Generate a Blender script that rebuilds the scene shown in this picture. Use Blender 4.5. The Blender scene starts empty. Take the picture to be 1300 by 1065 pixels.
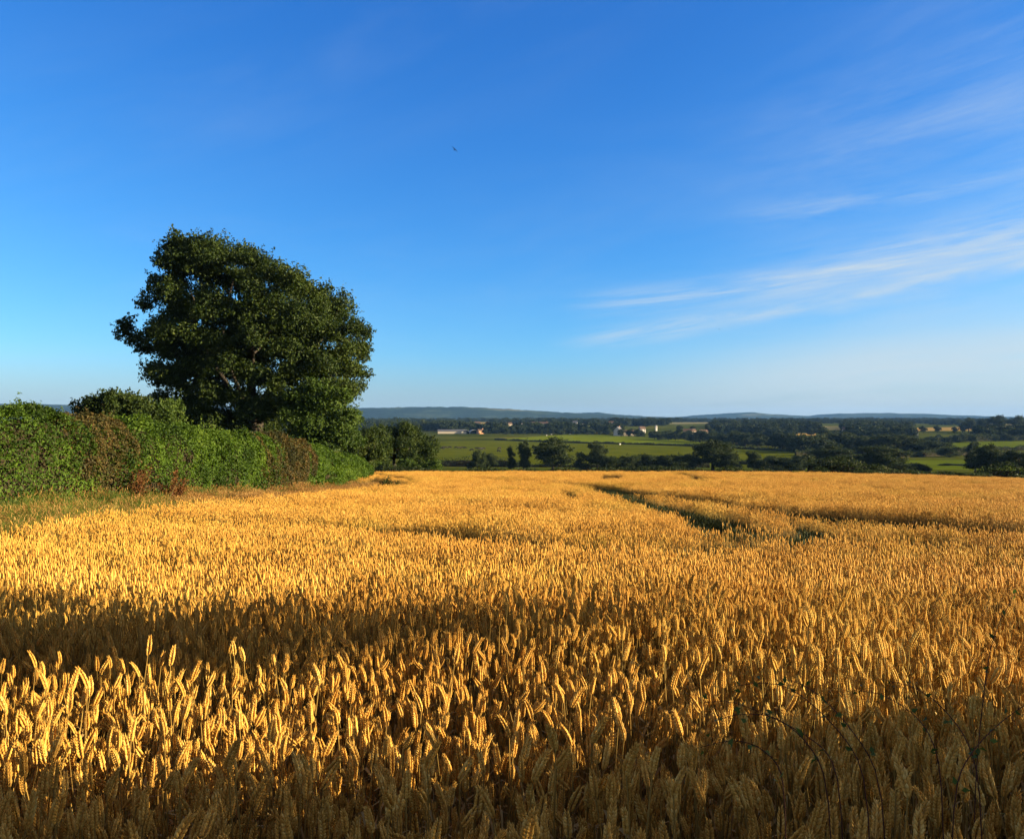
import bpy, bmesh, math, random
import numpy as np
from mathutils import Vector

R = math.radians
rng = np.random.default_rng(7)
random.seed(7)
scene = bpy.context.scene
COL = scene.collection

# ------------------------------------------------------------------ camera
F = 1050.0            # focal length in photo pixels (1300 wide)
CX, CY = 650.0, 532.5
EYE = 1.5
cam_d = bpy.data.cameras.new('camera')
cam = bpy.data.objects.new('camera', cam_d)
COL.objects.link(cam)
cam.location = (0, 0, EYE)
cam.rotation_euler = (R(90), 0, 0)
cam_d.sensor_width = 36
cam_d.lens = 36 * F / 1300
cam_d.clip_start = 0.05
cam_d.clip_end = 60000
scene.camera = cam

# ------------------------------------------------------------------ terrain
GY = np.array([-10000, -300, -60, 0, 1.6, 2.2, 3.5, 7, 12, 20, 30, 45, 65, 90, 106, 150, 280, 400, 525, 700, 900, 1200, 1600, 2200, 3000, 5000, 12000.])
GZ = np.array([60, 10, 1.6, -.08, -.14, -.24, -.39, -.74, -1.16, -1.70, -2.28, -3.08, -3.93, -5.02, -5.85, -9.0, -16, -17.5, -18.5, -17.8, -16.5, -12.5, -9, -7, -5, 2, 20.])

def vnoise(p, seed=0):
    """smooth value noise, p (n,3) -> (n,) in 0..1"""
    p = np.asarray(p, float)
    i = np.floor(p).astype(np.int64)
    f = p - i
    f = f * f * (3 - 2 * f)
    out = np.zeros(len(p))
    for dx in (0, 1):
        for dy in (0, 1):
            for dz in (0, 1):
                h = (i[:, 0] + dx) * 374761393 + (i[:, 1] + dy) * 668265263 + (i[:, 2] + dz) * 2147483647 + seed * 974711
                h = (h ^ (h >> 13)) * 1274126177
                h = (h ^ (h >> 16)) & 0xFFFF
                w = (f[:, 0] if dx else 1 - f[:, 0]) * (f[:, 1] if dy else 1 - f[:, 1]) * (f[:, 2] if dz else 1 - f[:, 2])
                out += w * (h / 65535.0)
    return out

def G(x, y):
    x = np.asarray(x, float); y = np.asarray(y, float)
    z = (np.interp(y * .92, GY, GZ) + np.interp(y, GY, GZ) + np.interp(y * 1.08, GY, GZ)) / 3
    c = np.clip(x - 20, 0, 45) / 35
    fade = np.clip((220 - y) / 120, 0, 1) * np.clip((y + 20) / 30, 0, 1)
    z = z - .75 * c * c * fade
    bank = np.clip((-x - 6.5) / 8, 0, 1); bank = bank * bank * (3 - 2 * bank)
    z = z + .75 * bank * np.clip((62 - y) / 36, 0, 1) * np.clip((y + 5) / 12, 0, 1)
    far = np.clip((y - 250) / 500, 0, 1)
    z = z + far * (1.1 * np.sin(x / 170 + .6) * np.sin(y / 210 + 1.1))
    near = np.clip((90 - np.hypot(x, y)) / 60, 0, 1)
    z = z + near * .035 * (np.sin(x * .55 + .3) + np.sin(y * .47 + x * .2))
    return z

def G1(x, y):
    return float(G(np.array([x]), np.array([y]))[0])

_T = np.exp(np.linspace(math.log(1.0), math.log(5000), 5000))
def unproj(px, py, h=0.0):
    """photo pixel -> point where that sight line meets the land raised by h"""
    x = (px - CX) / F * _T
    z = EYE - (py - CY) / F * _T
    d = z - (G(x, _T) + h)
    k = np.argmax(d < 0)
    if d[k] >= 0: k = len(_T) - 1
    if k > 0:
        a = d[k - 1] / (d[k - 1] - d[k] + 1e-12)
        t = _T[k - 1] + a * (_T[k] - _T[k - 1])
    else: t = _T[0]
    return np.array([(px - CX) / F * t, t, G1((px - CX) / F * t, t)])

# ------------------------------------------------------------------ tagging
def tag(o, label=None, cat=None, group=None, kind=None):
    if label: o['label'] = label
    if cat: o['category'] = cat
    if group: o['group'] = group
    if kind: o['kind'] = kind
    return o

def empty(name, loc, rz=0):
    o = bpy.data.objects.new(name, None)
    COL.objects.link(o)
    o.location = loc
    o.rotation_euler = (0, 0, rz)
    o.empty_display_size = .2
    return o

# ------------------------------------------------------------------ materials
def new_mat(name):
    m = bpy.data.materials.new(name)
    m.use_nodes = True
    nt = m.node_tree
    nt.nodes.clear()
    out = nt.nodes.new('ShaderNodeOutputMaterial')
    return m, nt, out

def N(nt, typ, **kw):
    n = nt.nodes.new(typ)
    for k, v in kw.items():
        setattr(n, k, v)
    return n

def ramp(nt, stops):
    r = nt.nodes.new('ShaderNodeValToRGB')
    cr = r.color_ramp
    while len(cr.elements) > 1: cr.elements.remove(cr.elements[-1])
    cr.elements[0].position = stops[0][0]; cr.elements[0].color = (*stops[0][1], 1)
    for p, c in stops[1:]:
        e = cr.elements.new(p); e.color = (*c, 1)
    return r

def noise(nt, scale, detail=4, rough=.55, vec=None):
    n = nt.nodes.new('ShaderNodeTexNoise')
    n.inputs['Scale'].default_value = scale
    n.inputs['Detail'].default_value = detail
    n.inputs['Roughness'].default_value = rough
    if vec is not None: nt.links.new(vec, n.inputs['Vector'])
    return n

def foliage_mat(name, stops, transl=.3, pos_scale=.35, rough=.6, spec=.14):
    """leaf material: leaf tone attribute + patches in space pick the colour; thin leaves let light through"""
    m, nt, out = new_mat(name)
    at = N(nt, 'ShaderNodeAttribute', attribute_name='tone')
    geo = N(nt, 'ShaderNodeNewGeometry')
    nz = noise(nt, pos_scale, 3, .5, geo.outputs['Position'])
    mr = N(nt, 'ShaderNodeMapRange')
    mr.inputs['From Min'].default_value = .3; mr.inputs['From Max'].default_value = .7
    mr.inputs['To Min'].default_value = -.22; mr.inputs['To Max'].default_value = .22
    nt.links.new(nz.outputs['Fac'], mr.inputs['Value'])
    ad = N(nt, 'ShaderNodeMath', operation='ADD', use_clamp=True)
    nt.links.new(at.outputs['Fac'], ad.inputs[0]); nt.links.new(mr.outputs[0], ad.inputs[1])
    r = ramp(nt, stops)
    nt.links.new(ad.outputs[0], r.inputs[0])
    p = N(nt, 'ShaderNodeBsdfPrincipled')
    p.inputs['Roughness'].default_value = rough
    p.inputs['Specular IOR Level'].default_value = spec
    nt.links.new(r.outputs[0], p.inputs['Base Color'])
    t = N(nt, 'ShaderNodeBsdfTranslucent')
    hs = N(nt, 'ShaderNodeHueSaturation')
    hs.inputs['Saturation'].default_value = 1.1; hs.inputs['Value'].default_value = 1.3
    nt.links.new(r.outputs[0], hs.inputs['Color']); nt.links.new(hs.outputs[0], t.inputs['Color'])
    mx = N(nt, 'ShaderNodeMixShader'); mx.inputs[0].default_value = transl
    nt.links.new(p.outputs[0], mx.inputs[1]); nt.links.new(t.outputs[0], mx.inputs[2])
    nt.links.new(mx.outputs[0], out.inputs['Surface'])
    return m

def plain_mat(name, a, b=None, scale=8, rough=.8, spec=.2, bump=0):
    m, nt, out = new_mat(name)
    p = N(nt, 'ShaderNodeBsdfPrincipled')
    p.inputs['Roughness'].default_value = rough
    p.inputs['Specular IOR Level'].default_value = spec
    tc = N(nt, 'ShaderNodeTexCoord')
    nz = noise(nt, scale, 5, .6, tc.outputs['Object'])
    r = ramp(nt, [(.3, a), (.7, b or a)])
    nt.links.new(nz.outputs['Fac'], r.inputs[0]); nt.links.new(r.outputs[0], p.inputs['Base Color'])
    if bump:
        bp = N(nt, 'ShaderNodeBump'); bp.inputs['Strength'].default_value = bump
        nt.links.new(nz.outputs['Fac'], bp.inputs['Height']); nt.links.new(bp.outputs[0], p.inputs['Normal'])
    nt.links.new(p.outputs[0], out.inputs['Surface'])
    return m

def wheat_mat(name, stops, transl, rough=.5, patch=True):
    m, nt, out = new_mat(name)
    oi = N(nt, 'ShaderNodeObjectInfo')
    at = N(nt, 'ShaderNodeAttribute', attribute_name='tone')
    geo = N(nt, 'ShaderNodeNewGeometry')
    nz = noise(nt, .45, 3, .6, geo.outputs['Position'])
    a = N(nt, 'ShaderNodeMath', operation='MULTIPLY'); a.inputs[1].default_value = .22
    nt.links.new(oi.outputs['Random'], a.inputs[0])
    b = N(nt, 'ShaderNodeMath', operation='MULTIPLY_ADD'); b.inputs[1].default_value = .62
    nt.links.new(at.outputs['Fac'], b.inputs[0]); nt.links.new(a.outputs[0], b.inputs[2])
    c = N(nt, 'ShaderNodeMapRange')
    c.inputs['From Min'].default_value = .35; c.inputs['From Max'].default_value = .65
    c.inputs['To Min'].default_value = -.08; c.inputs['To Max'].default_value = .2
    nt.links.new(nz.outputs['Fac'], c.inputs['Value'])
    d = N(nt, 'ShaderNodeMath', operation='ADD', use_clamp=True)
    nt.links.new(b.outputs[0], d.inputs[0]); nt.links.new(c.outputs[0], d.inputs[1])
    r = ramp(nt, stops); nt.links.new(d.outputs[0], r.inputs[0])
    # less ripe, greener drifts through the crop
    ng_ = noise(nt, .21, 4, .6, geo.outputs['Position'])
    gr = N(nt, 'ShaderNodeMapRange', interpolation_type='SMOOTHSTEP'); nt.links.new(ng_.outputs['Fac'], gr.inputs[0])
    gr.inputs[1].default_value = .46; gr.inputs[2].default_value = .72; gr.inputs[3].default_value = 0; gr.inputs[4].default_value = .5
    gm = N(nt, 'ShaderNodeMath', operation='MULTIPLY'); nt.links.new(gr.outputs[0], gm.inputs[0]); nt.links.new(at.outputs['Fac'], gm.inputs[1])
    gx = N(nt, 'ShaderNodeMixRGB'); nt.links.new(gm.outputs[0], gx.inputs[0]); nt.links.new(r.outputs[0], gx.inputs[1]); gx.inputs[2].default_value = (.36, .34, .035, 1)
    p = N(nt, 'ShaderNodeBsdfPrincipled')
    p.inputs['Roughness'].default_value = rough + .2
    p.inputs['Specular IOR Level'].default_value = .15
    nt.links.new(gx.outputs[0], p.inputs['Base Color'])
    t = N(nt, 'ShaderNodeBsdfTranslucent'); nt.links.new(gx.outputs[0], t.inputs['Color'])
    mx = N(nt, 'ShaderNodeMixShader'); mx.inputs[0].default_value = transl
    nt.links.new(p.outputs[0], mx.inputs[1]); nt.links.new(t.outputs[0], mx.inputs[2])
    nt.links.new(mx.outputs[0], out.inputs['Surface'])
    return m

M = {}
M['oak'] = foliage_mat('oak_leaf', [(0, (.010, .021, .004)), (.4, (.025, .044, .007)), (.75, (.050, .074, .012)), (1, (.085, .105, .022))], .22)
M['bush'] = foliage_mat('bright_leaf', [(0, (.018, .036, .006)), (.4, (.043, .078, .012)), (.75, (.075, .118, .020)), (1, (.115, .150, .034))], .28, .5)
M['hedge'] = foliage_mat('hedge_leaf', [(0, (.016, .034, .004)), (.4, (.046, .088, .008)), (.75, (.086, .142, .014)), (1, (.14, .19, .030))], .28, .6)
M['hedge_red'] = foliage_mat('rusty_hedge_leaf', [(0, (.022, .026, .008)), (.3, (.050, .046, .012)), (.5, (.095, .058, .018)), (.68, (.055, .070, .016)), (.85, (.12, .066, .022)), (1, (.16, .09, .03))], .25, 1.1)
M['tree'] = foliage_mat('field_tree_leaf', [(0, (.012, .022, .007)), (.4, (.026, .042, .012)), (.75, (.046, .064, .018)), (1, (.075, .090, .028))], .2, .08)
M['wood'] = foliage_mat('far_wood_leaf', [(0, (.014, .026, .010)), (.4, (.028, .046, .016)), (.75, (.046, .066, .022)), (1, (.075, .090, .034))], .15, .012)
M['bark'] = plain_mat('bark', (.020, .018, .014), (.052, .044, .034), 6, .9, .1, .6)
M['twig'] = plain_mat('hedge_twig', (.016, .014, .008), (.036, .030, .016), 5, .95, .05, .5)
M['ear'] = wheat_mat('wheat_ear', [(0, (.30, .138, .022)), (.35, (.49, .252, .042)), (.7, (.62, .365, .075)), (1, (.72, .52, .16))], .18)
M['straw'] = wheat_mat('wheat_straw', [(0, (.11, .062, .014)), (.5, (.25, .155, .035)), (1, (.42, .29, .08))], .15, .45)
M['dryleaf'] = wheat_mat('wheat_leaf', [(0, (.16, .095, .030)), (.45, (.34, .21, .07)), (.8, (.42, .32, .13)), (1, (.16, .19, .05))], .35, .6)
M['weed'] = foliage_mat('green_weed', [(0, (.030, .055, .012)), (.5, (.070, .110, .022)), (1, (.15, .19, .05))], .3, .8)
M['dry'] = foliage_mat('dry_grass', [(0, (.15, .075, .022)), (.4, (.27, .145, .042)), (.75, (.36, .22, .07)), (1, (.20, .20, .055))], .3, .5)
M['olive'] = foliage_mat('olive_grass', [(0, (.045, .070, .010)), (.45, (.095, .125, .018)), (.8, (.16, .18, .030)), (1, (.26, .22, .06))], .3, .5)
M['shade_tiller'] = foliage_mat('shaded_green_tiller', [(0, (.014, .022, .005)), (.5, (.034, .046, .009)), (1, (.075, .080, .018))], .15, .8)  # green undergrowth, its colour darkened to stand in for rut shade
M['dock'] = foliage_mat('dock_seed', [(0, (.060, .026, .010)), (.5, (.125, .052, .016)), (1, (.20, .095, .028))], .2, 2)
M['bramble'] = plain_mat('bramble_stem', (.030, .014, .010), (.075, .035, .022), 25, .9, .05, .2)

# ------------------------------------------------------------------ mesh builder
class MB:
    def __init__(s):
        s.v = []; s.q = []; s.t = []; s.qm = []; s.tm = []; s.qt = []; s.tt = []; s.n = 0
    def add(s, verts, quads=None, tris=None, mat=0, tone=.5):
        verts = np.asarray(verts, float).reshape(-1, 3)
        s.v.append(verts)
        for faces, L, ML, TL, k in ((quads, s.q, s.qm, s.qt, 4), (tris, s.t, s.tm, s.tt, 3)):
            if faces is not None and len(faces):
                f = np.asarray(faces, np.int64).reshape(-1, k) + s.n
                L.append(f)
                ML.append(np.full(len(f), mat, np.int32) if np.isscalar(mat) else np.asarray(mat, np.int32))
                TL.append(np.full(len(f), tone, float) if np.isscalar(tone) else np.asarray(tone, float))
        s.n += len(verts)
    def mesh(s, name, mats, smooth=False):
        me = bpy.data.meshes.new(name)
        v = np.concatenate(s.v) if s.v else np.zeros((0, 3))
        q = np.concatenate(s.q) if s.q else np.zeros((0, 4), np.int64)
        t = np.concatenate(s.t) if s.t else np.zeros((0, 3), np.int64)
        me.vertices.add(len(v)); me.vertices.foreach_set('co', v.astype(np.float32).ravel())
        loops = np.concatenate([q.ravel(), t.ravel()])
        me.loops.add(len(loops)); me.loops.foreach_set('vertex_index', loops.astype(np.int32))
        npoly = len(q) + len(t)
        me.polygons.add(npoly)
        st = np.concatenate([np.arange(len(q)) * 4, len(q) * 4 + np.arange(len(t)) * 3]).astype(np.int32)
        me.polygons.foreach_set('loop_start', st)
        mi = np.concatenate([np.concatenate(s.qm) if s.qm else np.zeros(0, np.int32), np.concatenate(s.tm) if s.tm else np.zeros(0, np.int32)]).astype(np.int32)
        me.polygons.foreach_set('material_index', mi)
        me.polygons.foreach_set('use_smooth', np.full(npoly, smooth))
        tn = np.concatenate([np.concatenate(s.qt) if s.qt else np.zeros(0), np.concatenate(s.tt) if s.tt else np.zeros(0)])
        a = me.attributes.new('tone', 'FLOAT', 'FACE'); a.data.foreach_set('value', tn.astype(np.float32))
        for m in mats: me.materials.append(m)
        me.update(calc_edges=True); me.validate()
        return me
    def build(s, name, mats, parent=None, smooth=False, link=True):
        if not isinstance(mats, (list, tuple)): mats = [mats]
        o = bpy.data.objects.new(name, s.mesh(name, mats, smooth))
        if link: COL.objects.link(o)
        if parent: o.parent = parent
        return o

def unit(v):
    v = np.asarray(v, float)
    return v / (np.linalg.norm(v, axis=-1, keepdims=True) + 1e-9)

def tube(mb, pts, rad, k=5, mat=0, tone=.5, cap=True):
    pts = np.asarray(pts, float); n = len(pts)
    rad = np.broadcast_to(np.asarray(rad, float), (n,))
    tan = unit(np.gradient(pts, axis=0))
    ref = np.array([0, 0, 1.]) if abs(tan[0][2]) < .9 else np.array([1., 0, 0])
    rings = []
    for i in range(n):
        u = unit(np.cross(tan[i], ref)); w = np.cross(tan[i], u)
        a = np.arange(k) / k * 2 * math.pi
        rings.append(pts[i] + rad[i] * (np.cos(a)[:, None] * u + np.sin(a)[:, None] * w))
    v = np.concatenate(rings)
    i = np.arange(n - 1)[:, None] * k; j = np.arange(k)[None, :]
    a = i + j; b = i + (j + 1) % k
    q = np.stack([a, b, b + k, a + k], -1).reshape(-1, 4)
    tr = []
    if cap:
        v = np.concatenate([v, pts[-1:]])
        e = (n - 1) * k
        tr = [[e + x, e + (x + 1) % k, n * k] for x in range(k)]
    mb.add(v, q, tr, mat, tone)

def ribbon(mb, pts, wid, side, mat=0, tone=.5):
    pts = np.asarray(pts, float); n = len(pts)
    wid = np.broadcast_to(np.asarray(wid, float), (n,))
    side = unit(side)
    v = np.stack([pts - side * wid[:, None] / 2, pts + side * wid[:, None] / 2], 1).reshape(-1, 3)
    i = np.arange(n - 1) * 2
    mb.add(v, np.stack([i, i + 1, i + 3, i + 2], 1), None, mat, tone)

def leaves(mb, P, Nn, size, tone, mat=0, asp=.62, fold=.18, spread=.9, rg=rng):
    """diamond leaf faces at P, roughly facing Nn"""
    n = len(P)
    nn = unit(Nn + rg.normal(0, spread, (n, 3)))
    a = unit(np.cross(nn, rg.normal(0, 1, (n, 3))))
    b = np.cross(nn, a)
    s = np.broadcast_to(np.asarray(size, float), (n,))[:, None]
    v = np.stack([P - a * s * .5, P + b * s * asp * .5 + nn * s * fold - a * s * .05, P + a * s * .55, P - b * s * asp * .5 + nn * s * fold - a * s * .05], 1).reshape(-1, 3)
    q = np.arange(n * 4).reshape(n, 4)
    mb.add(v, q, None, mat, tone)

def crown(mb, blobs, per_r2, size, rg, sub=12, subr=.42, mat=0, flat=.85, tone_sd=.13, fringe=True):
    """foliage in clumps spread over every blob (cx,cy,cz,r): separate sprays with gaps between"""
    for (cx, cy, cz, r) in blobs:
        c = np.array([cx, cy, cz])
        k = max(4, int(sub))
        d = unit(rg.normal(0, 1, (k, 3)))
        d[:, 2] = np.where(d[:, 2] < -.5, d[:, 2] * .4, d[:, 2])
        cc = c + d * r * rg.uniform(.42, .74, (k, 1)) * np.array([1, 1, flat])
        cr = r * subr * rg.uniform(.7, 1.25, k)
        bt = rg.normal(0, .07)
        for j in range(k):
            n = max(3, int(per_r2 * cr[j] ** 2))
            dd = unit(rg.normal(0, 1, (n, 3)))
            rad = cr[j] * (1 - .62 * rg.random(n) ** 1.7)
            p = cc[j] + dd * rad[:, None] * np.array([1.1, 1.1, .8])
            out = unit(dd * .7 + unit(p - c) * .5 + np.array([0, 0, .35]))
            tn = np.clip(.42 + bt + rg.normal(0, .09) + rg.normal(0, tone_sd, n), 0, 1)
            leaves(mb, p, out, size * rg.uniform(.55, 1.45, n), tn, mat, rg=rg)
            if fringe:
                for _ in range(2):
                    dv = unit(unit(cc[j] - c) + rg.normal(0, .55, 3)); m = int(rg.integers(5, 11))
                    tt = rg.uniform(.55, 1.0, m)[:, None]
                    q = cc[j] + dv * tt * cr[j] * rg.uniform(1.25, 1.75) + rg.normal(0, .10, (m, 3)) * cr[j]
                    leaves(mb, q, np.tile(dv, (m, 1)), size * rg.uniform(.5, 1.2, m), np.clip(rg.normal(.5, .15, m), 0, 1), mat, rg=rg)

def limb(mb, a, b, r0, r1, rg, bend=.12, n=7, k=6, mat=0):
    a = np.asarray(a, float); b = np.asarray(b, float)
    t = np.linspace(0, 1, n)[:, None]
    L = np.linalg.norm(b - a)
    off = rg.normal(0, bend * L, 3) * np.array([1, 1, .5])
    pts = a + (b - a) * t + off * (np.sin(t * math.pi)) + np.array([0, 0, -.06 * L]) * np.sin(t * math.pi)
    pts += rg.normal(0, .012 * L, (n, 3)) * np.sin(t * math.pi)
    tube(mb, pts, np.linspace(r0, r1, n), k, mat)

# ------------------------------------------------------------------ ground sheet
def ground_mat():
    m, nt, out = new_mat('land')
    geo = N(nt, 'ShaderNodeNewGeometry')
    sep = N(nt, 'ShaderNodeSeparateXYZ'); nt.links.new(geo.outputs['Position'], sep.inputs[0])
    # near soil and straw litter
    n1 = noise(nt, 6, 6, .65, geo.outputs['Position'])
    r1 = ramp(nt, [(.3, (.045, .030, .016)), (.55, (.10, .068, .034)), (.75, (.19, .13, .06))])
    nt.links.new(n1.outputs['Fac'], r1.inputs[0])
    # far grass and crop land
    n2 = noise(nt, .011, 4, .6, geo.outputs['Position'])
    r2 = ramp(nt, [(.36, (.034, .046, .006)), (.5, (.052, .066, .008)), (.60, (.075, .082, .012)), (.72, (.16, .125, .035))])
    nt.links.new(n2.outputs['Fac'], r2.inputs[0])
    n3 = noise(nt, .35, 5, .7, geo.outputs['Position'])
    mm = N(nt, 'ShaderNodeMixRGB', blend_type='MULTIPLY'); mm.inputs[0].default_value = .6
    r3 = ramp(nt, [(.3, (.6, .6, .6)), (.7, (1.15, 1.15, 1.1))])
    nt.links.new(n3.outputs['Fac'], r3.inputs[0])
    nt.links.new(r2.outputs[0], mm.inputs[1]); nt.links.new(r3.outputs[0], mm.inputs[2])
    st = N(nt, 'ShaderNodeMapRange'); st.inputs['From Min'].default_value = 58; st.inputs['From Max'].default_value = 62
    nt.links.new(sep.outputs['Y'], st.inputs['Value'])
    mx = N(nt, 'ShaderNodeMixRGB'); nt.links.new(st.outputs[0], mx.inputs[0])
    nt.links.new(r1.outputs[0], mx.inputs[1]); nt.links.new(mm.outputs[0], mx.inputs[2])
    p = N(nt, 'ShaderNodeBsdfPrincipled'); p.inputs['Roughness'].default_value = 1
    p.inputs['Specular IOR Level'].default_value = 0
    nt.links.new(mx.outputs[0], p.inputs['Base Color'])
    bp = N(nt, 'ShaderNodeBump'); bp.inputs['Strength'].default_value = .6; bp.inputs['Distance'].default_value = .05
    nt.links.new(n1.outputs['Fac'], bp.inputs['Height']); nt.links.new(bp.outputs[0], p.inputs['Normal'])
    nt.links.new(p.outputs[0], out.inputs['Surface'])
    return m

def build_ground():
    front = np.linspace(-48, 48, 193); rest = np.linspace(48, 312, 67)[1:-1]
    az = np.radians(np.concatenate([front, rest]))
    rr = np.concatenate([[.4], np.exp(np.linspace(math.log(1), math.log(9300), 230))])
    A, Rr = np.meshgrid(az, rr)
    x = np.sin(A) * Rr; y = np.cos(A) * Rr
    z = G(x.ravel(), y.ravel())
    v = np.stack([x.ravel(), y.ravel(), z], 1)
    na = len(az); nr = len(rr)
    i = np.arange(nr - 1)[:, None] * na; j = np.arange(na)[None, :]
    a = i + j; b = i + (j + 1) % na
    q = np.stack([a, a + na, b + na, b], -1).reshape(-1, 4)
    mb = MB(); v = np.concatenate([v, [[0, 0, G1(0, 0)]]])
    tr = [[k, (k + 1) % na, nr * na] for k in range(na)]
    mb.add(v, q, tr)
    o = mb.build('ground', ground_mat(), smooth=True)
    tag(o, 'rolling farmland soil and turf under the crop and valley', 'ground', kind='structure')
build_ground()

def field_mat(name, a, b, scale=.05, stripe=0, rot=0):
    m, nt, out = new_mat(name)
    geo = N(nt, 'ShaderNodeNewGeometry')
    n = noise(nt, scale, 5, .65, geo.outputs['Position'])
    r = ramp(nt, [(.32, a), (.68, b)]); nt.links.new(n.outputs['Fac'], r.inputs[0])
    col = r.outputs[0]
    if stripe:
        mp = N(nt, 'ShaderNodeMapping'); mp.inputs['Rotation'].default_value = (0, 0, rot)
        nt.links.new(geo.outputs['Position'], mp.inputs[0])
        w = N(nt, 'ShaderNodeTexWave'); w.inputs['Scale'].default_value = stripe; w.inputs['Distortion'].default_value = 1
        nt.links.new(mp.outputs[0], w.inputs[0])
        r2 = ramp(nt, [(.2, (.82, .82, .82)), (.8, (1.08, 1.08, 1.08))]); nt.links.new(w.outputs['Fac'], r2.inputs[0])
        mm = N(nt, 'ShaderNodeMixRGB', blend_type='MULTIPLY'); mm.inputs[0].default_value = .7
        nt.links.new(col, mm.inputs[1]); nt.links.new(r2.outputs[0], mm.inputs[2]); col = mm.outputs[0]
    p = N(nt, 'ShaderNodeBsdfPrincipled'); p.inputs['Roughness'].default_value = 1
    p.inputs['Specular IOR Level'].default_value = 0
    nt.links.new(col, p.inputs['Base Color']); nt.links.new(p.outputs[0], out.inputs['Surface'])
    return m

EXCL = []          # field outlines (world) kept free of the distant wood
def sheet(name, top, bot, mat, label, lift=.12, nx=60, ny=14, cat='field'):
    """a field lying on the land; top and bottom edges given as sighted boundary points"""
    x0 = max(top[0][0], bot[0][0]); x1 = min(top[-1][0], bot[-1][0])
    T = np.array(top, float); B = np.array(bot, float)
    xs = np.linspace(x0, x1, nx); v = []; tp = []; bt = []
    for x in xs:
        a = unproj(x, np.interp(x, T[:, 0], T[:, 1])); b = unproj(x, np.interp(x, B[:, 0], B[:, 1]))
        tp.append(a); bt.append(b)
        for k in range(ny):
            t = k / (ny - 1); p = b + (a - b) * t
            v.append([p[0], p[1], G1(p[0], p[1]) + lift])
    i = np.arange(nx - 1)[:, None] * ny; j = np.arange(ny - 1)[None, :]
    a = i + j
    q = np.stack([a, a + ny, a + ny + 1, a + 1], -1).reshape(-1, 4)
    mb = MB(); mb.add(v, q)
    o = mb.build(name, mat, smooth=True)
    tag(o, label, cat, kind='structure')
    EXCL.append((np.array(tp), np.array(bt), x0, x1))
    return o

M['past1'] = field_mat('grazed_pasture', (.050, .066, .004), (.085, .096, .007), .05)
M['past2'] = field_mat('bright_pasture', (.086, .120, .005), (.126, .155, .009), .03, .12, .5)
M['past3'] = field_mat('right_pasture', (.058, .086, .006), (.092, .118, .010), .03)
M['gold'] = field_mat('ripe_far_crop', (.20, .14, .042), (.28, .195, .062), .02)
M['pale'] = field_mat('pale_far_field', (.13, .125, .050), (.20, .18, .080), .02)

sheet('pasture', [(545, 561), (640, 559), (720, 562.5), (805, 564.5), (885, 567), (1000, 573), (1045, 579)],
      [(545, 590), (700, 592), (900, 592), (1045, 592)], M['past1'], 'wide grazed green pasture with cattle below the far village')
sheet('pasture', [(628, 558.3), (690, 553.6), (725, 551.8), (770, 552.4), (850, 557), (890, 561), (925, 565.5), (1000, 571.5), (1035, 577)],
      [(628, 558.6), (720, 561.8), (805, 563.8), (885, 566.3), (1000, 572.6), (1035, 577.6)], M['past2'], 'brightest green field rising to the village tree line', .2)
sheet('pasture', [(1185, 563), (1240, 561), (1340, 559.5)], [(1185, 571.5), (1240, 571), (1340, 569)], M['past3'], 'green field at the right beyond the dark hedges')
sheet('pasture', [(1010, 588), (1100, 585), (1235, 584), (1340, 585)], [(1010, 597), (1100, 597), (1235, 597), (1340, 598)], M['past3'], 'small green paddock just behind the wheat at the right')
sheet('stubble_field', [(1158, 543.2), (1225, 542.2), (1292, 541)], [(1158, 547.5), (1225, 546.5), (1292, 546)], M['gold'], 'strip of golden crop among trees at the far right')
sheet('stubble_field', [(1255, 538.6), (1310, 538.2)], [(1255, 540.3), (1310, 540)], M['pale'], 'thin pale field above the golden strip at the far right', .3)
sheet('stubble_field', [(598, 536.4), (622, 536.2)], [(598, 539.4), (622, 539.3)], M['gold'], 'small golden field above the village roofs', .3)
sheet('stubble_field', [(1010, 550), (1036, 550)], [(1010, 553), (1036, 553)], M['gold'], 'small straw coloured field in a gap of the middle wood')
sheet('stubble_field', [(1040, 541), (1070, 541)], [(1040, 546), (1070, 546)], M['pale'], 'pale green field above the straw coloured gap in the wood', .2)
sheet('stubble_field', [(850, 536.5), (905, 536)], [(850, 538.6), (905, 538)], M['pale'], 'long pale field below the central hills', .3)

# ------------------------------------------------------------------ distant hills
def hill_mat():
    m, nt, out = new_mat('hill_cover')
    geo = N(nt, 'ShaderNodeNewGeometry')
    mp = N(nt, 'ShaderNodeMapping'); mp.inputs['Scale'].default_value = (1, 1, 4)
    nt.links.new(geo.outputs['Position'], mp.inputs[0])
    n = noise(nt, .0022, 5, .62, mp.outputs[0])
    r = ramp(nt, [(.42, (.012, .022, .012)), (.54, (.020, .034, .016)), (.62, (.04, .055, .022)), (.70, (.13, .13, .06))])
    nt.links.new(n.outputs['Fac'], r.inputs[0])
    p = N(nt, 'ShaderNodeBsdfPrincipled'); p.inputs['Roughness'].default_value = 1
    p.inputs['Specular IOR Level'].default_value = 0
    nt.links.new(r.outputs[0], p.inputs['Base Color'])
    n2 = noise(nt, .03, 4, .7, geo.outputs['Position'])
    bp = N(nt, 'ShaderNodeBump'); bp.inputs['Distance'].default_value = 12; bp.inputs['Strength'].default_value = .8
    nt.links.new(n2.outputs['Fac'], bp.inputs['Height']); nt.links.new(bp.outputs[0], p.inputs['Normal'])
    nt.links.new(p.outputs[0], out.inputs['Surface'])
    return m
M['hill'] = hill_mat()

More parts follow.
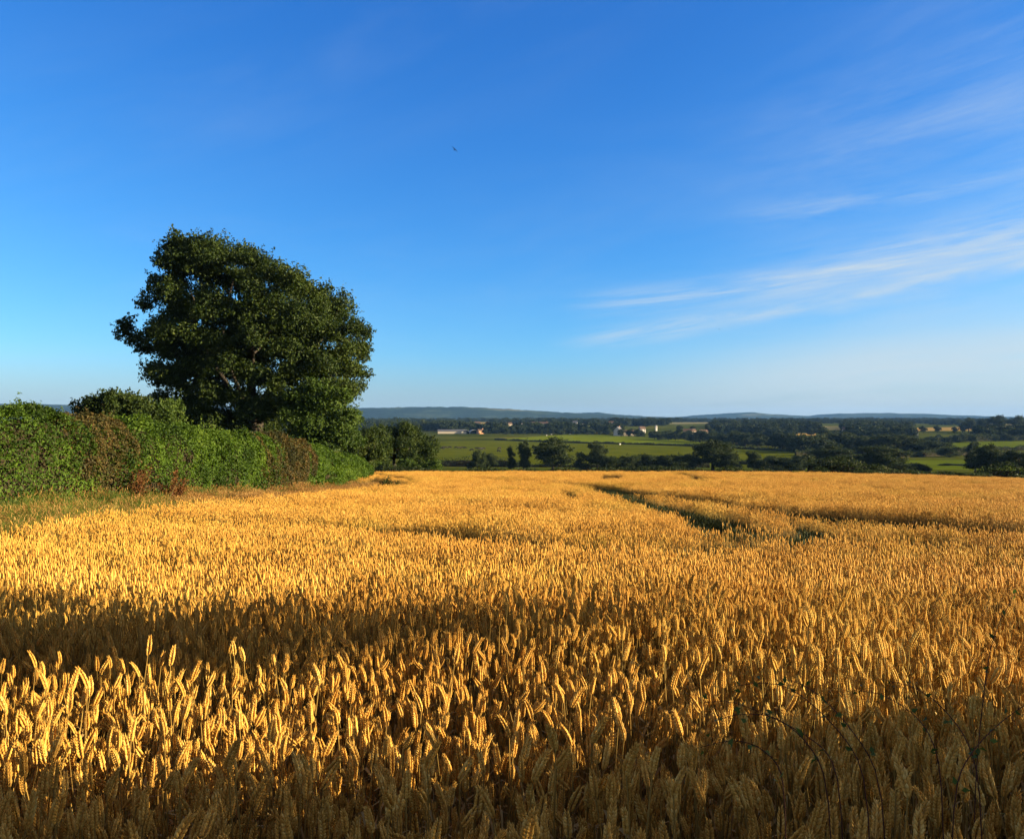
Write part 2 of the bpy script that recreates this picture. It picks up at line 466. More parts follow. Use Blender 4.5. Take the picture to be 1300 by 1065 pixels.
def hill(prof, d, depth, label, seed):
    P = np.array(prof, float)
    xs = np.linspace(P[0, 0], P[-1, 0], 260)
    py = np.interp(xs, P[:, 0], P[:, 1])
    k = np.exp(-np.linspace(-2, 2, 9) ** 2); k /= k.sum()
    py = np.convolve(np.pad(py, 4, mode='edge'), k, 'valid')
    zt = EYE + (CY - py) / F * d
    X = (xs - CX) / F * d
    base = G(X, np.full_like(X, d)) - 15
    nz = vnoise(np.stack([xs * .35, xs * 0, xs * 0], 1), seed) - .5 + .5 * (vnoise(np.stack([xs * 1.1, xs * 0, xs * 0], 1), seed + 1) - .5)
    rows = 15; v = []
    for r in range(rows):
        t = r / (rows - 1)                       # front foot .. ridge .. back foot
        y = d - depth * .55 + depth * 1.1 * t
        s = np.sin(t * math.pi) ** .85
        wob = (vnoise(np.stack([xs * .06, xs * 0 + t * 5, xs * 0], 1), seed + 3) - .5) * .35 * (1 - abs(2 * t - 1)) * (0 if r == rows // 2 else 1)
        z = base + (zt + nz * 5 * s - base) * np.clip(s + wob * .6, 0, 1)
        sc = 1.0
        v.append(np.stack([X * sc, np.full_like(X, y), z], 1))
    v = np.concatenate(v); n = len(xs)
    i = np.arange(rows - 1)[:, None] * n; j = np.arange(n - 1)[None, :]
    a = i + j
    mb = MB(); mb.add(v, np.stack([a, a + 1, a + n + 1, a + n], -1).reshape(-1, 4))
    o = mb.build('hills', M['hill'], smooth=True)
    tag(o, label, 'hills', kind='structure')

hill([(-260, 516), (-100, 512), (30, 513), (120, 515), (300, 516), (470, 518), (520, 516.5), (600, 517), (650, 519.5), (700, 523), (770, 527), (820, 531), (900, 537)], 5600, 1600, 'long blue wooded ridge rising behind the village', 3)
hill([(560, 532), (680, 527), (730, 524.5), (760, 523.5), (790, 527), (850, 530), (900, 533)], 6600, 1300, 'low blue spur tailing off the end of the long ridge', 5)
hill([(800, 532), (860, 529.5), (910, 525.5), (950, 523.5), (990, 527), (1030, 528.5), (1060, 525), (1120, 524.5), (1180, 526), (1240, 528.5), (1320, 530), (1500, 532)], 7600, 1500, 'far flat topped blue hills along the right horizon', 9)

# ------------------------------------------------------------------ main oak
def lay(px, py, d):
    return np.array([(px - CX) / F * d, d, EYE + (CY - py) / F * d])

def big_oak():
    rg = np.random.default_rng(11)
    d = 75.0; s = d / F
    lumps = [(235, 319, 28), (262, 318, 22), (284, 324, 26), (314, 330, 22), (341, 344, 26), (370, 362, 30), (398, 375, 26), (424, 396, 27), (455, 421, 17), (441, 436, 20),
             (434, 462, 20), (404, 415, 36), (361, 393, 38), (331, 380, 26), (275, 355, 28), (292, 392, 30), (237, 348, 20), (221, 375, 16), (218, 398, 22), (194, 416, 20), (177, 432, 15), (203, 447, 19),
             (226, 435, 30), (262, 430, 36), (305, 412, 34), (316, 450, 26), (352, 438, 30), (380, 452, 34), (408, 455, 26), (236, 474, 25), (268, 464, 32), (303, 472, 26), (341, 480, 30), (388, 478, 24),
             (446, 448, 18), (450, 470, 16), (438, 490, 20), (425, 470, 26), (380, 420, 34), (345, 410, 30), (300, 345, 24), (265, 345, 24), (250, 330, 22), (225, 335, 22), (228, 362, 22), (240, 385, 24), (252, 400, 24), (224, 466, 18), (232, 490, 18), (234, 512, 18), (244, 452, 24), (285, 440, 30), (330, 420, 30), (290, 500, 22), (280, 530, 28), (235, 505, 22), (258, 490, 20), (306, 512, 26), (258, 530, 26), (234, 532, 20), (300, 545, 30), (338, 520, 34), (330, 552, 30), (372, 505, 30), (420, 488, 16)]
    base = lay(318, 600, d); base[2] = G1(base[0], base[1])
    root = empty('oak_tree', base)
    tag(root, 'large spreading oak with dense dark crown standing behind the hedge', 'tree')
    blobs = []
    for (px, py, r) in lumps:
        c = lay(px, py, d); rr = r * s
        half = 8.6 * max(.25, 1 - ((px - 318) / 165) ** 2) ** .5 * (.55 if py < 340 else 1)
        for k, off in enumerate((-.62, 0.05, .66)):
            dy = off * half + rg.normal(0, .5)
            e = c + np.array([rg.normal(0, .25), dy, rg.normal(0, .2)])
            q = rr * (rg.uniform(.86, 1.0) if k == 1 else rg.uniform(.74, .95))
            f = e[1] / d                              # keep outline size when nearer or farther
            blobs.append((*(e - base), q))
    mb = MB()
    crown(mb, blobs, 150, .225, rg, sub=15, subr=.44)
    mb.build('crown', M['oak'], root)
    tb = MB()
    fork = np.array([.5, 0, 6.0])
    tube(tb, [[0, 0, -.3], [.02, 0, .6], [.12, .05, 2.2], [.3, 0, 4.2], fork], [1.35, 1.0, .82, .76, .72], 12)
    main = []
    for (px, py, dy, r) in [(250, 400, -1.5, .30), (285, 385, 3.5, .24), (330, 400, -2, .32), (372, 420, 2, .30), (410, 440, -1, .26), (235, 460, 2, .24), (300, 340, 0, .2)]:
        e = lay(px, py, d) - base; e[1] += dy
        limb(tb, fork, e, r, r * .35, rg, .07, 9, 8); main.append(e)
    M_ = np.array(main)
    for b in blobs[1::3] + blobs[2::6]:
        e = np.array(b[:3]); k = np.argmin(np.linalg.norm(M_ - e, axis=1))
        st = fork + (M_[k] - fork) * rg.uniform(.5, .95)
        limb(tb, st, e, .11, .025, rg, .05, 9, 5)
    tb.build('trunk', M['bark'], root, smooth=True)
big_oak()

def leafy(name, label, cat, d, lumps, mat, leaf, dens, trunk_px=None, depth=1.6, seed=1, group=None, sub=12, trunk_r=.18, base_py=None):
    """a tree or shrub whose lumps are given by where its outline sits in view at distance d"""
    rg = np.random.default_rng(seed)
    s = d / F
    tx = trunk_px or float(np.mean([l[0] for l in lumps]))
    base = lay(tx, 600, d); base[2] = G1(base[0], base[1])
    root = empty(name, base); tag(root, label, cat, group)
    blobs = []
    for (px, py, r) in lumps:
        c = lay(px, py, d) - base; rr = r * s
        for off in (-.5, .5):
            blobs.append((c[0] + rg.normal(0, .1), off * depth + rg.normal(0, .15), c[2] + rg.normal(0, .08), rr * rg.uniform(.85, 1)))
    mb = MB(); crown(mb, blobs, dens * 2.4, leaf, rg, sub=sub, subr=.46)
    mb.build('crown' if cat == 'tree' else 'foliage', mat, root)
    tb = MB()
    zmid = max(.6, float(np.mean([b[2] for b in blobs])) * .6)
    if cat == 'tree':
        tube(tb, [[0, 0, -.2], [.03, 0, zmid * .4], [0, .03, zmid]], [trunk_r * 1.4, trunk_r, trunk_r * .8], 8)
        st = np.array([0, .03, zmid])
    else: st = np.array([0, 0, -.1])
    for b in blobs: limb(tb, st, b[:3], trunk_r * .5, trunk_r * .12, rg, .08, 6, 5)
    tb.build('trunk' if cat == 'tree' else 'stem', M['bark'], root, smooth=True)
    return root

leafy('bushy_tree', 'bushy tree with sunlit lighter leaves at the right foot of the oak', 'tree', 71,
      [(392, 505, 30), (420, 512, 26), (440, 528, 20), (432, 545, 26), (398, 535, 32), (375, 530, 24), (410, 560, 28), (382, 560, 26), (444, 556, 18), (405, 490, 18), (440, 505, 12)], M['bush'], .20, 110, 410, 3.0, 21)
leafy('bushy_tree', 'low rounded tree between the sunlit bushy tree and the grove', 'tree', 84,
      [(462, 562, 18), (474, 556, 14), (450, 575, 16), (472, 578, 16), (486, 572, 12), (460, 590, 16)], M['oak'], .20, 110, 465, 2.6, 22)
leafy('shrub', 'tall dark shrub showing above the hedge left of the oak', 'shrub', 52,
      [(122, 512, 16), (140, 505, 15), (158, 503, 13), (172, 510, 14), (108, 522, 14), (128, 518, 16), (150, 514, 16), (166, 518, 15), (188, 520, 13), (130, 528, 18), (155, 526, 20), (178, 526, 16), (115, 540, 18), (150, 545, 20), (180, 545, 18)], M['oak'], .15, 170, 145, 2.0, 23)
leafy('shrub', 'smaller shrub between the tall shrub and the oak', 'shrub', 55,
      [(200, 518, 12), (213, 516, 11), (225, 520, 12), (195, 532, 14), (215, 534, 16), (205, 548, 16), (228, 545, 14)], M['bush'], .15, 160, 210, 1.6, 24)

# grove at the end of the hedge: three trees, pale trunk showing
GD = 112
leafy('grove_tree', 'tree with pale forked trunk showing in the grove past the hedge end', 'tree', GD,
      [(500, 552, 15), (512, 546, 13), (490, 560, 13), (508, 562, 14), (484, 570, 12), (520, 562, 12), (512, 576, 13), (488, 582, 10), (522, 578, 12)], M['oak'], .23, 110, 500, 2.2, 31, 'grove trees past the hedge end', trunk_r=.24)
leafy('grove_tree', 'broad round tree at the right side of the grove', 'tree', GD + 3,
      [(528, 554, 14), (540, 562, 13), (532, 572, 14), (546, 574, 12), (524, 580, 13), (538, 586, 14), (550, 586, 9), (528, 590, 12)], M['oak'], .23, 110, 533, 2.4, 32, 'grove trees past the hedge end')
leafy('grove_tree', 'dark tree at the left side of the grove against the bushy tree', 'tree', GD - 6,
      [(470, 552, 12), (480, 549, 12), (488, 556, 12), (474, 564, 14), (464, 573, 13), (482, 574, 13), (472, 584, 13), (484, 588, 11)], M['oak'], .23, 110, 476, 2.0, 33, 'grove trees past the hedge end')
leafy('shrub', 'low sunlit shrub along the foot of the grove', 'shrub', GD - 8,
      [(515, 590, 9), (530, 592, 8), (545, 592, 8), (555, 590, 8), (478, 592, 8), (465, 591, 8)], M['bush'], .2, 140, 515, 1.2, 34)

# ------------------------------------------------------------------ left hedge in shrub sections
H0 = np.array([-15.2, 17.0]); H1 = np.array([-13.0, 70.0])
def hedge_pt(px):
    """point of the hedge line seen at photo column px"""
    k = (px - CX) / F
    dx, dy = H1 - H0
    t = (k * H0[1] - H0[0]) / (dx - k * dy)
    return t

def hedge_section(name, label, pa, pb, ha, hb, mat, seed, leaf=.12, dens=760, wid=1.15):
    rg = np.random.default_rng(seed)
    ta, tb_ = hedge_pt(pa), hedge_pt(pb)
    A = H0 + (H1 - H0) * ta; B = H0 + (H1 - H0) * tb_
    mid = (A + B) / 2; L = np.linalg.norm(B - A)
    e = (B - A) / L; nrm = np.array([e[1], -e[0]])      # towards the field
    if nrm[0] < 0: nrm = -nrm
    base = np.array([mid[0], mid[1], G1(*mid)])
    root = empty(name, base); tag(root, label, 'hedge')
    def surf(u, th, inset=0.0):
        """u 0..1 along, th 0..1 round the profile from field foot over the top to the back foot"""
        hgt = ha + (hb - ha) * u
        hgt = hgt * (1 + .17 * (vnoise(np.stack([u * L / 1.7, u * 0, u * 0], 1), seed) - .5)) * 1.0
        a = (th - .5) * 2                                  # -1 field foot, 1 back foot
        w = np.sign(a) * np.minimum(1, np.abs(a) * 1.9) * wid
        zz = hgt * (1 - np.clip(np.abs(a) - .30, 0, 1) / .7) ** .62
        w = w * (1 + .12 * np.sin(np.clip(zz / hgt, 0, 1) * 3))
        bul = .42 * (vnoise(np.stack([u * L / 1.3, th * 5, u * 0], 1), seed + 2) - .5) + .34 * (vnoise(np.stack([u * L / .5, th * 11, u * 0], 1), seed + 4) - .5)
        bul = bul * np.minimum(1, zz / .5 + .3) - inset
        end = np.minimum(1, np.minimum(u, 1 - u) * L / .9)
        k = .93 + .07 * np.sqrt(np.clip(end, 0, 1))
        off = -w * k
        px_ = A[0] + (B[0] - A[0]) * u + nrm[0] * (off + np.where(a < 0, 1, -1) * bul * .8)
        py_ = A[1] + (B[1] - A[1]) * u + nrm[1] * (off + np.where(a < 0, 1, -1) * bul * .8)
        pz_ = G(px_, py_) + np.maximum(.02, zz * k + bul * .8 * np.clip(1 - np.abs(a) * 1.2, 0, 1))
        nn = np.stack([nrm[0] * -a, nrm[1] * -a, 1.2 * (1 - np.abs(a)) + .15], 1)
        return np.stack([px_, py_, pz_], 1) - base, unit(nn)
    n = int(L * 6.2 * dens)
    ov = min(2.2, L * .3) / L
    u = rg.uniform(-ov, 1 + ov, n); th = rg.random(n)
    keep = ((th < .62) | (rg.random(n) < .45)) & (rg.random(n) < np.clip(1 - np.maximum(-u, u - 1) / ov, 0, 1))
    u, th = u[keep], th[keep]; n = len(u)
    ins = np.abs(rg.normal(0, .16, n)) - .06
    P, nn = surf(u, th, 0)
    P = P - nn * ins[:, None]
    # sprigs sticking out of the top
    clump = vnoise(np.stack([P[:, 0] * 2.2, P[:, 1] * 2.2, P[:, 2] * 2.2], 1), seed + 9)
    sp_ = vnoise(np.stack([P[:, 0] * .5, P[:, 1] * .45, P[:, 2] * .5], 1), seed + 11)      # mixed species
    tn = np.clip(.34 + .5 * (sp_ - .5) + .42 * (clump - .5) + rg.normal(0, .13, n), 0, 1)
    mb = MB()
    keep = clump > .24
    leaves(mb, P[keep], nn[keep], leaf * rg.uniform(.6, 1.35, keep.sum()), tn[keep], spread=.75, rg=rg)
    for _ in range(int(L * 6)):
        uu = rg.random(); p0, n0 = surf(np.array([uu]), np.array([rg.uniform(.12, .62)]))
        h = rg.uniform(.12, .30) if rg.random() < .8 else rg.uniform(.3, .65); k = rg.integers(7, 18)
        t = rg.random(k)
        dirn = unit(np.array([rg.normal(0, .35), rg.normal(0, .35), 1]))
        pp = p0 + dirn * (t * h)[:, None] + rg.normal(0, .03, (k, 3))
        leaves(mb, pp, np.tile([0, 0, 1.], (k, 1)), leaf * .75 * rg.uniform(.6, 1.2, k), np.clip(rg.normal(.5, .15, k), 0, 1), rg=rg)
    mb.build('foliage', mat, root)
    # woody inside
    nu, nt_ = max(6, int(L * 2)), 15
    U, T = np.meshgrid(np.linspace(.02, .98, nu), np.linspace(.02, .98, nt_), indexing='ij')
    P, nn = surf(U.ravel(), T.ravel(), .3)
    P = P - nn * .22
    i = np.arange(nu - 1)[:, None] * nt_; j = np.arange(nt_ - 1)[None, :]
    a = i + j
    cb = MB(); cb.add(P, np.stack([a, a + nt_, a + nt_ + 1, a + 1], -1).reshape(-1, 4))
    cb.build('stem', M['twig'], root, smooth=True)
    return root

hedge_section('hedge_shrub', 'large leafy green hedge shrub at the left edge of the picture', -95, 72, 2.98, 3.0, M['hedge'], 41, .10)
hedge_section('hedge_shrub', 'rusty brown leaved hedge shrub next to the leftmost green one', 66, 138, 2.92, 2.98, M['hedge_red'], 42, .10)
hedge_section('hedge_shrub', 'bright green hedge shrub right of the rusty brown shrub', 138, 240, 3.05, 3.28, M['hedge'], 43, .11)
hedge_section('hedge_shrub', 'green hedge shrub in front of the oak trunk', 240, 322, 3.28, 3.5, M['hedge'], 44, .13)
hedge_section('hedge_shrub', 'narrow brownish hedge shrub below the bushy tree', 322, 376, 3.45, 3.15, M['hedge_red'], 45, .13)
hedge_section('hedge_shrub', 'last dark green hedge shrub where the hedge ends at the wheat', 376, 452, 3.15, 2.4, M['hedge'], 46, .14)

# ------------------------------------------------------------------ field trees (shared meshes)
def unit_tree(kind, seed, dens, leaf, sub=9):
    """crown and trunk filling a box 1 wide and 1 tall"""
    rg = np.random.default_rng(seed)
    bl = []
    if kind == 'round':
        for _ in range(26):
            a = rg.uniform(0, 6.28); zz = rg.uniform(.24, .86)
            w = .40 * math.sqrt(max(.08, 1 - ((zz - .5) / .46) ** 2)) * rg.uniform(.35, 1)
            bl.append((w * math.cos(a), w * math.sin(a), zz, rg.uniform(.11, .18)))
        bl += [(0, 0, .82, .16), (0.05, 0, .6, .2), (-.1, .05, .45, .2)]
    elif kind == 'tall':
        for _ in range(20):
            a = rg.uniform(0, 6.28); zz = rg.uniform(.15, .9)
            w = .30 * math.sin(min(1, zz * 1.05) * 3.0) ** .6 * rg.uniform(.2, 1)
            bl.append((w * math.cos(a), w * math.sin(a), zz, rg.uniform(.13, .2)))
    else:
        for _ in range(18):
            a = rg.uniform(0, 6.28); zz = rg.uniform(.08, .72)
            w = .38 * math.sqrt(max(.1, 1 - (zz / .95) ** 2)) * rg.uniform(.3, 1)
            bl.append((w * math.cos(a), w * math.sin(a), zz, rg.uniform(.14, .22)))
    mb = MB(); crown(mb, bl, dens, leaf, rg, sub=sub, subr=.5)
    V = np.concatenate(mb.v); ex = np.percentile(np.hypot(V[:, 0], V[:, 1]), 93) / .5; ez = np.percentile(V[:, 2], 99.3)
    for v in mb.v: v /= np.array([ex, ex, ez])
    bl = [(b[0] / ex, b[1] / ex, b[2] / ez, b[3]) for b in bl]
    tb = MB()
    st = np.array([.01, 0, .34])
    if kind != 'bush': tube(tb, [[0, 0, -.03], [.005, 0, .12], st], [.055, .036, .03], 7)
    else: st = np.array([0, 0, -.02])
    for b in bl[::2]: limb(tb, st, b[:3], .017, .004, rg, .07, 5, 4)
    return mb, tb

FINE = {}
for kind, ns in (('round', 5), ('tall', 2), ('bush', 3)):
    for i in range(ns):
        mb, tb = unit_tree(kind, 100 + i * 7 + len(kind), 7000, .034)
        FINE[(kind, i)] = (mb.mesh('crown', [M['tree']]), tb.mesh('trunk', [M['bark']], True))
FAR = []
for i in range(6):
    mb, tb = unit_tree('round' if i < 4 else 'bush', 300 + i, 2600, .06, 7)
    FAR.append((mb.mesh('far_crown', [M['wood']]), tb.mesh('far_trunk', [M['bark']], True)))

def field_tree(px, d, top, wpx, kind, var, label, group=None, name=None):
    if kind == 'bush': wpx *= 1.3
    x = (px - CX) / F * d
    z = G1(x, d); h = EYE + (CY - top) / F * d - z
    w = wpx / F * d
    cat = 'shrub' if kind == 'bush' else 'tree'
    r = empty(name or ('field_shrub' if kind == 'bush' else 'field_tree'), (x, d, z - .05), random.uniform(0, 6.28))
    r.scale = (w, w, h)
    tag(r, label, cat, group)
    cm, tm = FINE[(kind, var)]
    c = bpy.data.objects.new('foliage' if kind == 'bush' else 'crown', cm); COL.objects.link(c); c.parent = r
    t = bpy.data.objects.new('stem' if kind == 'bush' else 'trunk', tm); COL.objects.link(t); t.parent = r
    return r

GR1 = 'trees in the hedgerow just beyond the wheat'
for a in [
    (606, 255, 572, 22, 'round', 0, 'small low tree leaning left of a gap in the first hedgerow beyond the wheat', GR1),
    (622, 258, 575, 20, 'round', 1, 'small bushy tree close right of the leaning one beyond the wheat', GR1),
    (649, 262, 567, 10, 'tall', 0, 'very slim tree between two bushes in the first hedgerow', GR1),
    (665, 262, 560, 18, 'tall', 1, 'narrow upright tree beside the big dome shaped one', GR1),
    (702, 262, 556, 46, 'round', 2, 'dome shaped tree standing out centrally against the green pasture', GR1),
    (737, 270, 575, 18, 'bush', 0, 'lone low bush right of the dome shaped tree', GR1),
    (758, 270, 563, 26, 'round', 3, 'compact round tree right of the lone low bush', GR1),
    (776, 262, 579, 26, 'bush', 1, 'sunlit bush at the foot of the compact round tree', GR1),
    (800, 262, 578, 24, 'bush', 2, 'first rounded bush of the bushy row left of the broad oak', GR1),
    (822, 264, 577, 26, 'bush', 0, 'second rounded bush of the bushy row left of the broad oak', GR1),
    (845, 264, 578, 26, 'bush', 1, 'third rounded bush of the bushy row left of the broad oak', GR1),
    (866, 266, 577, 26, 'bush', 2, 'last rounded bush of the bushy row touching the broad oak', GR1),
    (905, 268, 559, 56, 'round', 4, 'broad dark oak on the right half of the hedgerow beyond the wheat', GR1),
    (922, 264, 574, 34, 'round', 0, 'lower tree merged into the right flank of the broad dark oak', GR1),
    (957, 268, 573, 18, 'round', 1, 'thin crowned small tree right of the broad dark oak', GR1),
    (976, 262, 579, 32, 'bush', 0, 'dark low bush left of the sunlit willow', GR1),
    (1002, 262, 581, 26, 'bush', 1, 'dark low bush directly beside the thin crowned tree line', GR1),
    (1020, 275, 577, 24, 'bush', 2, 'small rounded bush below the sunlit willow', GR1),
    (1056, 330, 564, 46, 'round', 2, 'sunlit greyish willow in the middle of the right hand trees', None),
    (1036, 335, 571, 26, 'bush', 2, 'low sunlit bush at the left foot of the greyish willow', None),
    (1118, 240, 567, 62, 'round', 3, 'very dark wide tree rising directly behind the wheat at right', GR1),
    (1098, 243, 577, 34, 'bush', 1, 'dark bush on the left flank of the very dark wide tree', GR1),
    (1141, 243, 581, 26, 'bush', 0, 'dark bush on the right flank of the very dark wide tree', GR1),
    (1163, 246, 588, 26, 'bush', 2, 'small bush in front of the paddock at the right', GR1),
    (1200, 320, 588, 12, 'bush', 0, 'tiny bush alone in the small paddock', None),
    (1218, 320, 589, 22, 'bush', 1, 'flat bush at the right end of the small paddock', None),
    (1253, 225, 565, 46, 'round', 0, 'tall dark tree at the right standing over the field edge', GR1),
    (1238, 240, 572, 26, 'round', 1, 'slender dark tree against the left side of the tall dark tree', GR1),
    (1292, 215, 572, 44, 'round', 4, 'dark tree cut by the right edge of the picture', GR1),
    (1330, 218, 570, 48, 'round', 2, 'dark tree just outside the right edge of the picture', GR1),
    (1235, 420, 561, 16, 'round', 3, 'little tree on the skyline of the right green field', None),
    (1205, 420, 567, 22, 'bush', 1, 'bush at the near edge of the right green field', None),
    (1130, 470, 552, 44, 'round', 1, 'tall round tree at the left of the middle grove on the right', None),
    (1102, 480, 556, 36, 'round', 4, 'tree at the outer left of the middle grove', None),
    (1160, 470, 555, 42, 'round', 2, 'middle grove tree with a flat light top', None),
    (1180, 460, 560, 34, 'bush', 0, 'sloping bush closing the right end of the middle grove', None),
    (1075, 540, 549, 34, 'round', 0, 'tree behind the greyish willow towards the far wood', None),
    (1050, 560, 551, 30, 'round', 3, 'tree half hidden behind the top of the greyish willow', None),
    (1045, 640, 545, 22, 'tall', 0, 'upright tree left of the pale field gap', None),
    (960, 690, 555, 26, 'round', 2, 'round tree at the wood edge right of the bright field', None),
    (985, 600, 560, 26, 'round', 4, 'round tree where the wood edge drops to the pasture end', None),
    (1008, 560, 560, 28, 'round', 1, 'leafy tree at the lower wood edge past the pasture', None),
    (1030, 520, 562, 26, 'round', 0, 'last leafy tree of the wood edge before the willow', None),
    (1265, 1000, 527.5, 24, 'round', 4, 'large round tree on the skyline at the far right', None),
    (1292, 980, 528.5, 26, 'round', 2, 'large round tree on the skyline at the right picture edge', None),
    (1230, 1050, 531, 18, 'round', 0, 'smaller round tree on the far right skyline left of the large ones', None),
    (1248, 1040, 532, 16, 'round', 3, 'smallest skyline tree tucked beside the large round one', None),
]: field_tree(*a)

# many middle-distance trees: individuals, too small to show parts
GRM = 'trees of the wood edge behind the green fields'
LBM = 'small dark tree in the wood edge behind the green fields'
def far_tree(px, d, hpx, wpx):
    x = (px - CX) / F * d
    o = empty('wood_edge_tree', (x, d, G1(x, d) - .2))
    for nm, me in zip(('crown', 'trunk'), random.choice(FAR)):
        c = bpy.data.objects.new(nm, me); COL.objects.link(c); c.parent = o
    h = hpx / F * d; w = wpx / F * d
    o.scale = (w, w, h); o.rotation_euler = (0, 0, random.uniform(0, 6.28))
    tag(o, LBM, 'tree', GRM)
edge = np.array([(560, 1010), (620, 960), (680, 930), (725, 945), (770, 935), (850, 760), (890, 690), (925, 620), (960, 580), (1000, 525), (1035, 470), (1075, 500), (1120, 520), (1180, 640), (1240, 700), (1320, 720)], float)
for px in np.arange(560, 1325, 7.0):
    d0 = np.interp(px, edge[:, 0], edge[:, 1])
    for k in range(2):
        d = d0 * random.uniform(1.0, 1.09) + k * 30
        hh = random.uniform(4, 6.5) if px > 1140 else random.uniform(6.5, 11) if px > 860 else random.uniform(5, 9)
        far_tree(px + random.uniform(-4, 4), d, hh / d * F, hh * random.uniform(.9, 1.5) / d * F)

for px, d in [(1172, 1010), (1190, 1015), (1212, 1000), (1222, 1005), (1246, 990), (1252, 985), (1282, 960), (1290, 970), (1160, 1020), (1030, 900), (1046, 900), (1060, 905), (862, 1060), (880, 1070), (897, 1050)]:
    hh = random.uniform(6.5, 10.5); far_tree(px, d, hh / d * F, hh * random.uniform(.8, 1.2) / d * F)

# distant wood: one mass
def instancer(name, pts, rot, scl, idx, objs, collname):
    col = bpy.data.collections.new(collname)
    for i, o in enumerate(objs):
        o.name = '%s_%03d' % (collname, i)
        col.objects.link(o)
    me = bpy.data.meshes.new(name)
    n = len(pts)
    me.vertices.add(n); me.vertices.foreach_set('co', np.asarray(pts, np.float32).ravel())
    a = me.attributes.new('rot', 'FLOAT_VECTOR', 'POINT'); a.data.foreach_set('vector', np.asarray(rot, np.float32).ravel())
    a = me.attributes.new('scl', 'FLOAT_VECTOR', 'POINT'); a.data.foreach_set('vector', np.asarray(scl, np.float32).ravel())
    a = me.attributes.new('idx', 'INT', 'POINT'); a.data.foreach_set('value', np.asarray(idx, np.int32))
    me.update()
    o = bpy.data.objects.new(name, me); COL.objects.link(o)
    ng = bpy.data.node_groups.new(name + '_nodes', 'GeometryNodeTree')
    ng.interface.new_socket('Geometry', in_out='INPUT', socket_type='NodeSocketGeometry')
    ng.interface.new_socket('Geometry', in_out='OUTPUT', socket_type='NodeSocketGeometry')
    gi = ng.nodes.new('NodeGroupInput'); go = ng.nodes.new('NodeGroupOutput')
    ip = ng.nodes.new('GeometryNodeInstanceOnPoints')
    ci = ng.nodes.new('GeometryNodeCollectionInfo')
    ci.inputs['Collection'].default_value = col
    ci.inputs['Separate Children'].default_value = True
    ci.inputs['Reset Children'].default_value = True
    def na(nm, ty):
        k = ng.nodes.new('GeometryNodeInputNamedAttribute'); k.data_type = ty; k.inputs['Name'].default_value = nm
        return [s for s in k.outputs if s.name == 'Attribute' and s.enabled][0]
    e2r = ng.nodes.new('FunctionNodeEulerToRotation')
    L = ng.links.new
    L(na('rot', 'FLOAT_VECTOR'), e2r.inputs[0])
    L(gi.outputs[0], ip.inputs['Points']); L(ci.outputs[0], ip.inputs['Instance'])
    ip.inputs['Pick Instance'].default_value = True
    L(na('idx', 'INT'), ip.inputs['Instance Index'])
    L(e2r.outputs[0], ip.inputs['Rotation'])
    L(na('scl', 'FLOAT_VECTOR'), ip.inputs['Scale'])
    L(ip.outputs[0], go.inputs[0])
    md = o.modifiers.new('scatter', 'NODES'); md.node_group = ng
    return o

def in_excl(px, d):
    for tp, bt, x0, x1 in EXCL:
        if x0 - 2 < px < x1 + 2:
            t = (px - x0) / (x1 - x0 + 1e-9); k = int(np.clip(t * (len(tp) - 1), 0, len(tp) - 1))
            near = bt[k][1]; farr = tp[k][1]
            if near * (.70 if near > 950 else .832) - 20 < d < farr + 3: return True
    return False

HOUSES = [(565, 1300, 3), (584, 1330, 3), (592, 1350, 3), (598, 1320, 3), (606, 1330, 3), (619, 1340, 3), (632, 1300, 2), (640, 1330, 3), (646, 1290, 2), (660, 1270, 2), (575, 1420, 4), (720, 1190, 2), (728, 1180, 2), (742, 1170, 2), (752, 1150, 1), (730, 1400, 4), (776, 1380, 4), (815, 1000, 2), (873, 900, 2), (878, 910, 2), (893, 890, 2), (1112, 900, 2), (1124, 905, 2), (1138, 900, 2), (1160, 860, 2), (1075, 980, 2)]
CLEAR = [((px - CX) / F * d, d, 6) for px, d, up in HOUSES] + [((686 - CX) / F * 1270, 1270, 16)]
def distant_wood():
    rg = np.random.default_rng(77)
    pts = []; 
    while len(pts) < 6500:
        px = rg.uniform(-60, 1420); d = math.exp(rg.uniform(math.log(620), math.log(4300)))
        e = np.interp(px, edge[:, 0], edge[:, 1], left=1000, right=720)
        if d < e * 1.05 + 15: continue
        x = (px - CX) / F * d
        m = vnoise(np.array([[x / 190, d / 330, 0]]), 5)[0] * .7 + vnoise(np.array([[x / 60, d / 110, 2]]), 6)[0] * .3
        if m < .42: continue
        if in_excl(px, d) or any(abs(x - hx) < w_ and hy - 120 < d < hy + 8 for hx, hy, w_ in CLEAR): continue
        pts.append((x, d))
    P = np.array(pts); n = len(P)
    z = G(P[:, 0], P[:, 1]) - .3
    h = rg.uniform(6, 12, n) * np.clip(1.25 - vnoise(np.stack([P[:, 0] / 90, P[:, 1] / 90, P[:, 0] * 0], 1), 8) * .5, .6, 1.3)
    w = h * rg.uniform(.9, 1.6, n)
    low = []
    for i in range(6):
        mb, tb = unit_tree('round' if i < 4 else 'bush', 400 + i, 620, .13, 5)
        low.append(mb.build('far_crown', [M['wood']], link=False))
    o = instancer('distant_woodland', np.stack([P[:, 0], P[:, 1], z], 1), np.stack([0 * z, 0 * z, rg.uniform(0, 6.28, n)], 1), np.stack([w, w, h], 1), rg.integers(0, 6, n), low, 'woodland_source')
    tag(o, 'distant belts of woodland filling the valley below the blue hills', 'woodland', kind='stuff')
distant_wood()

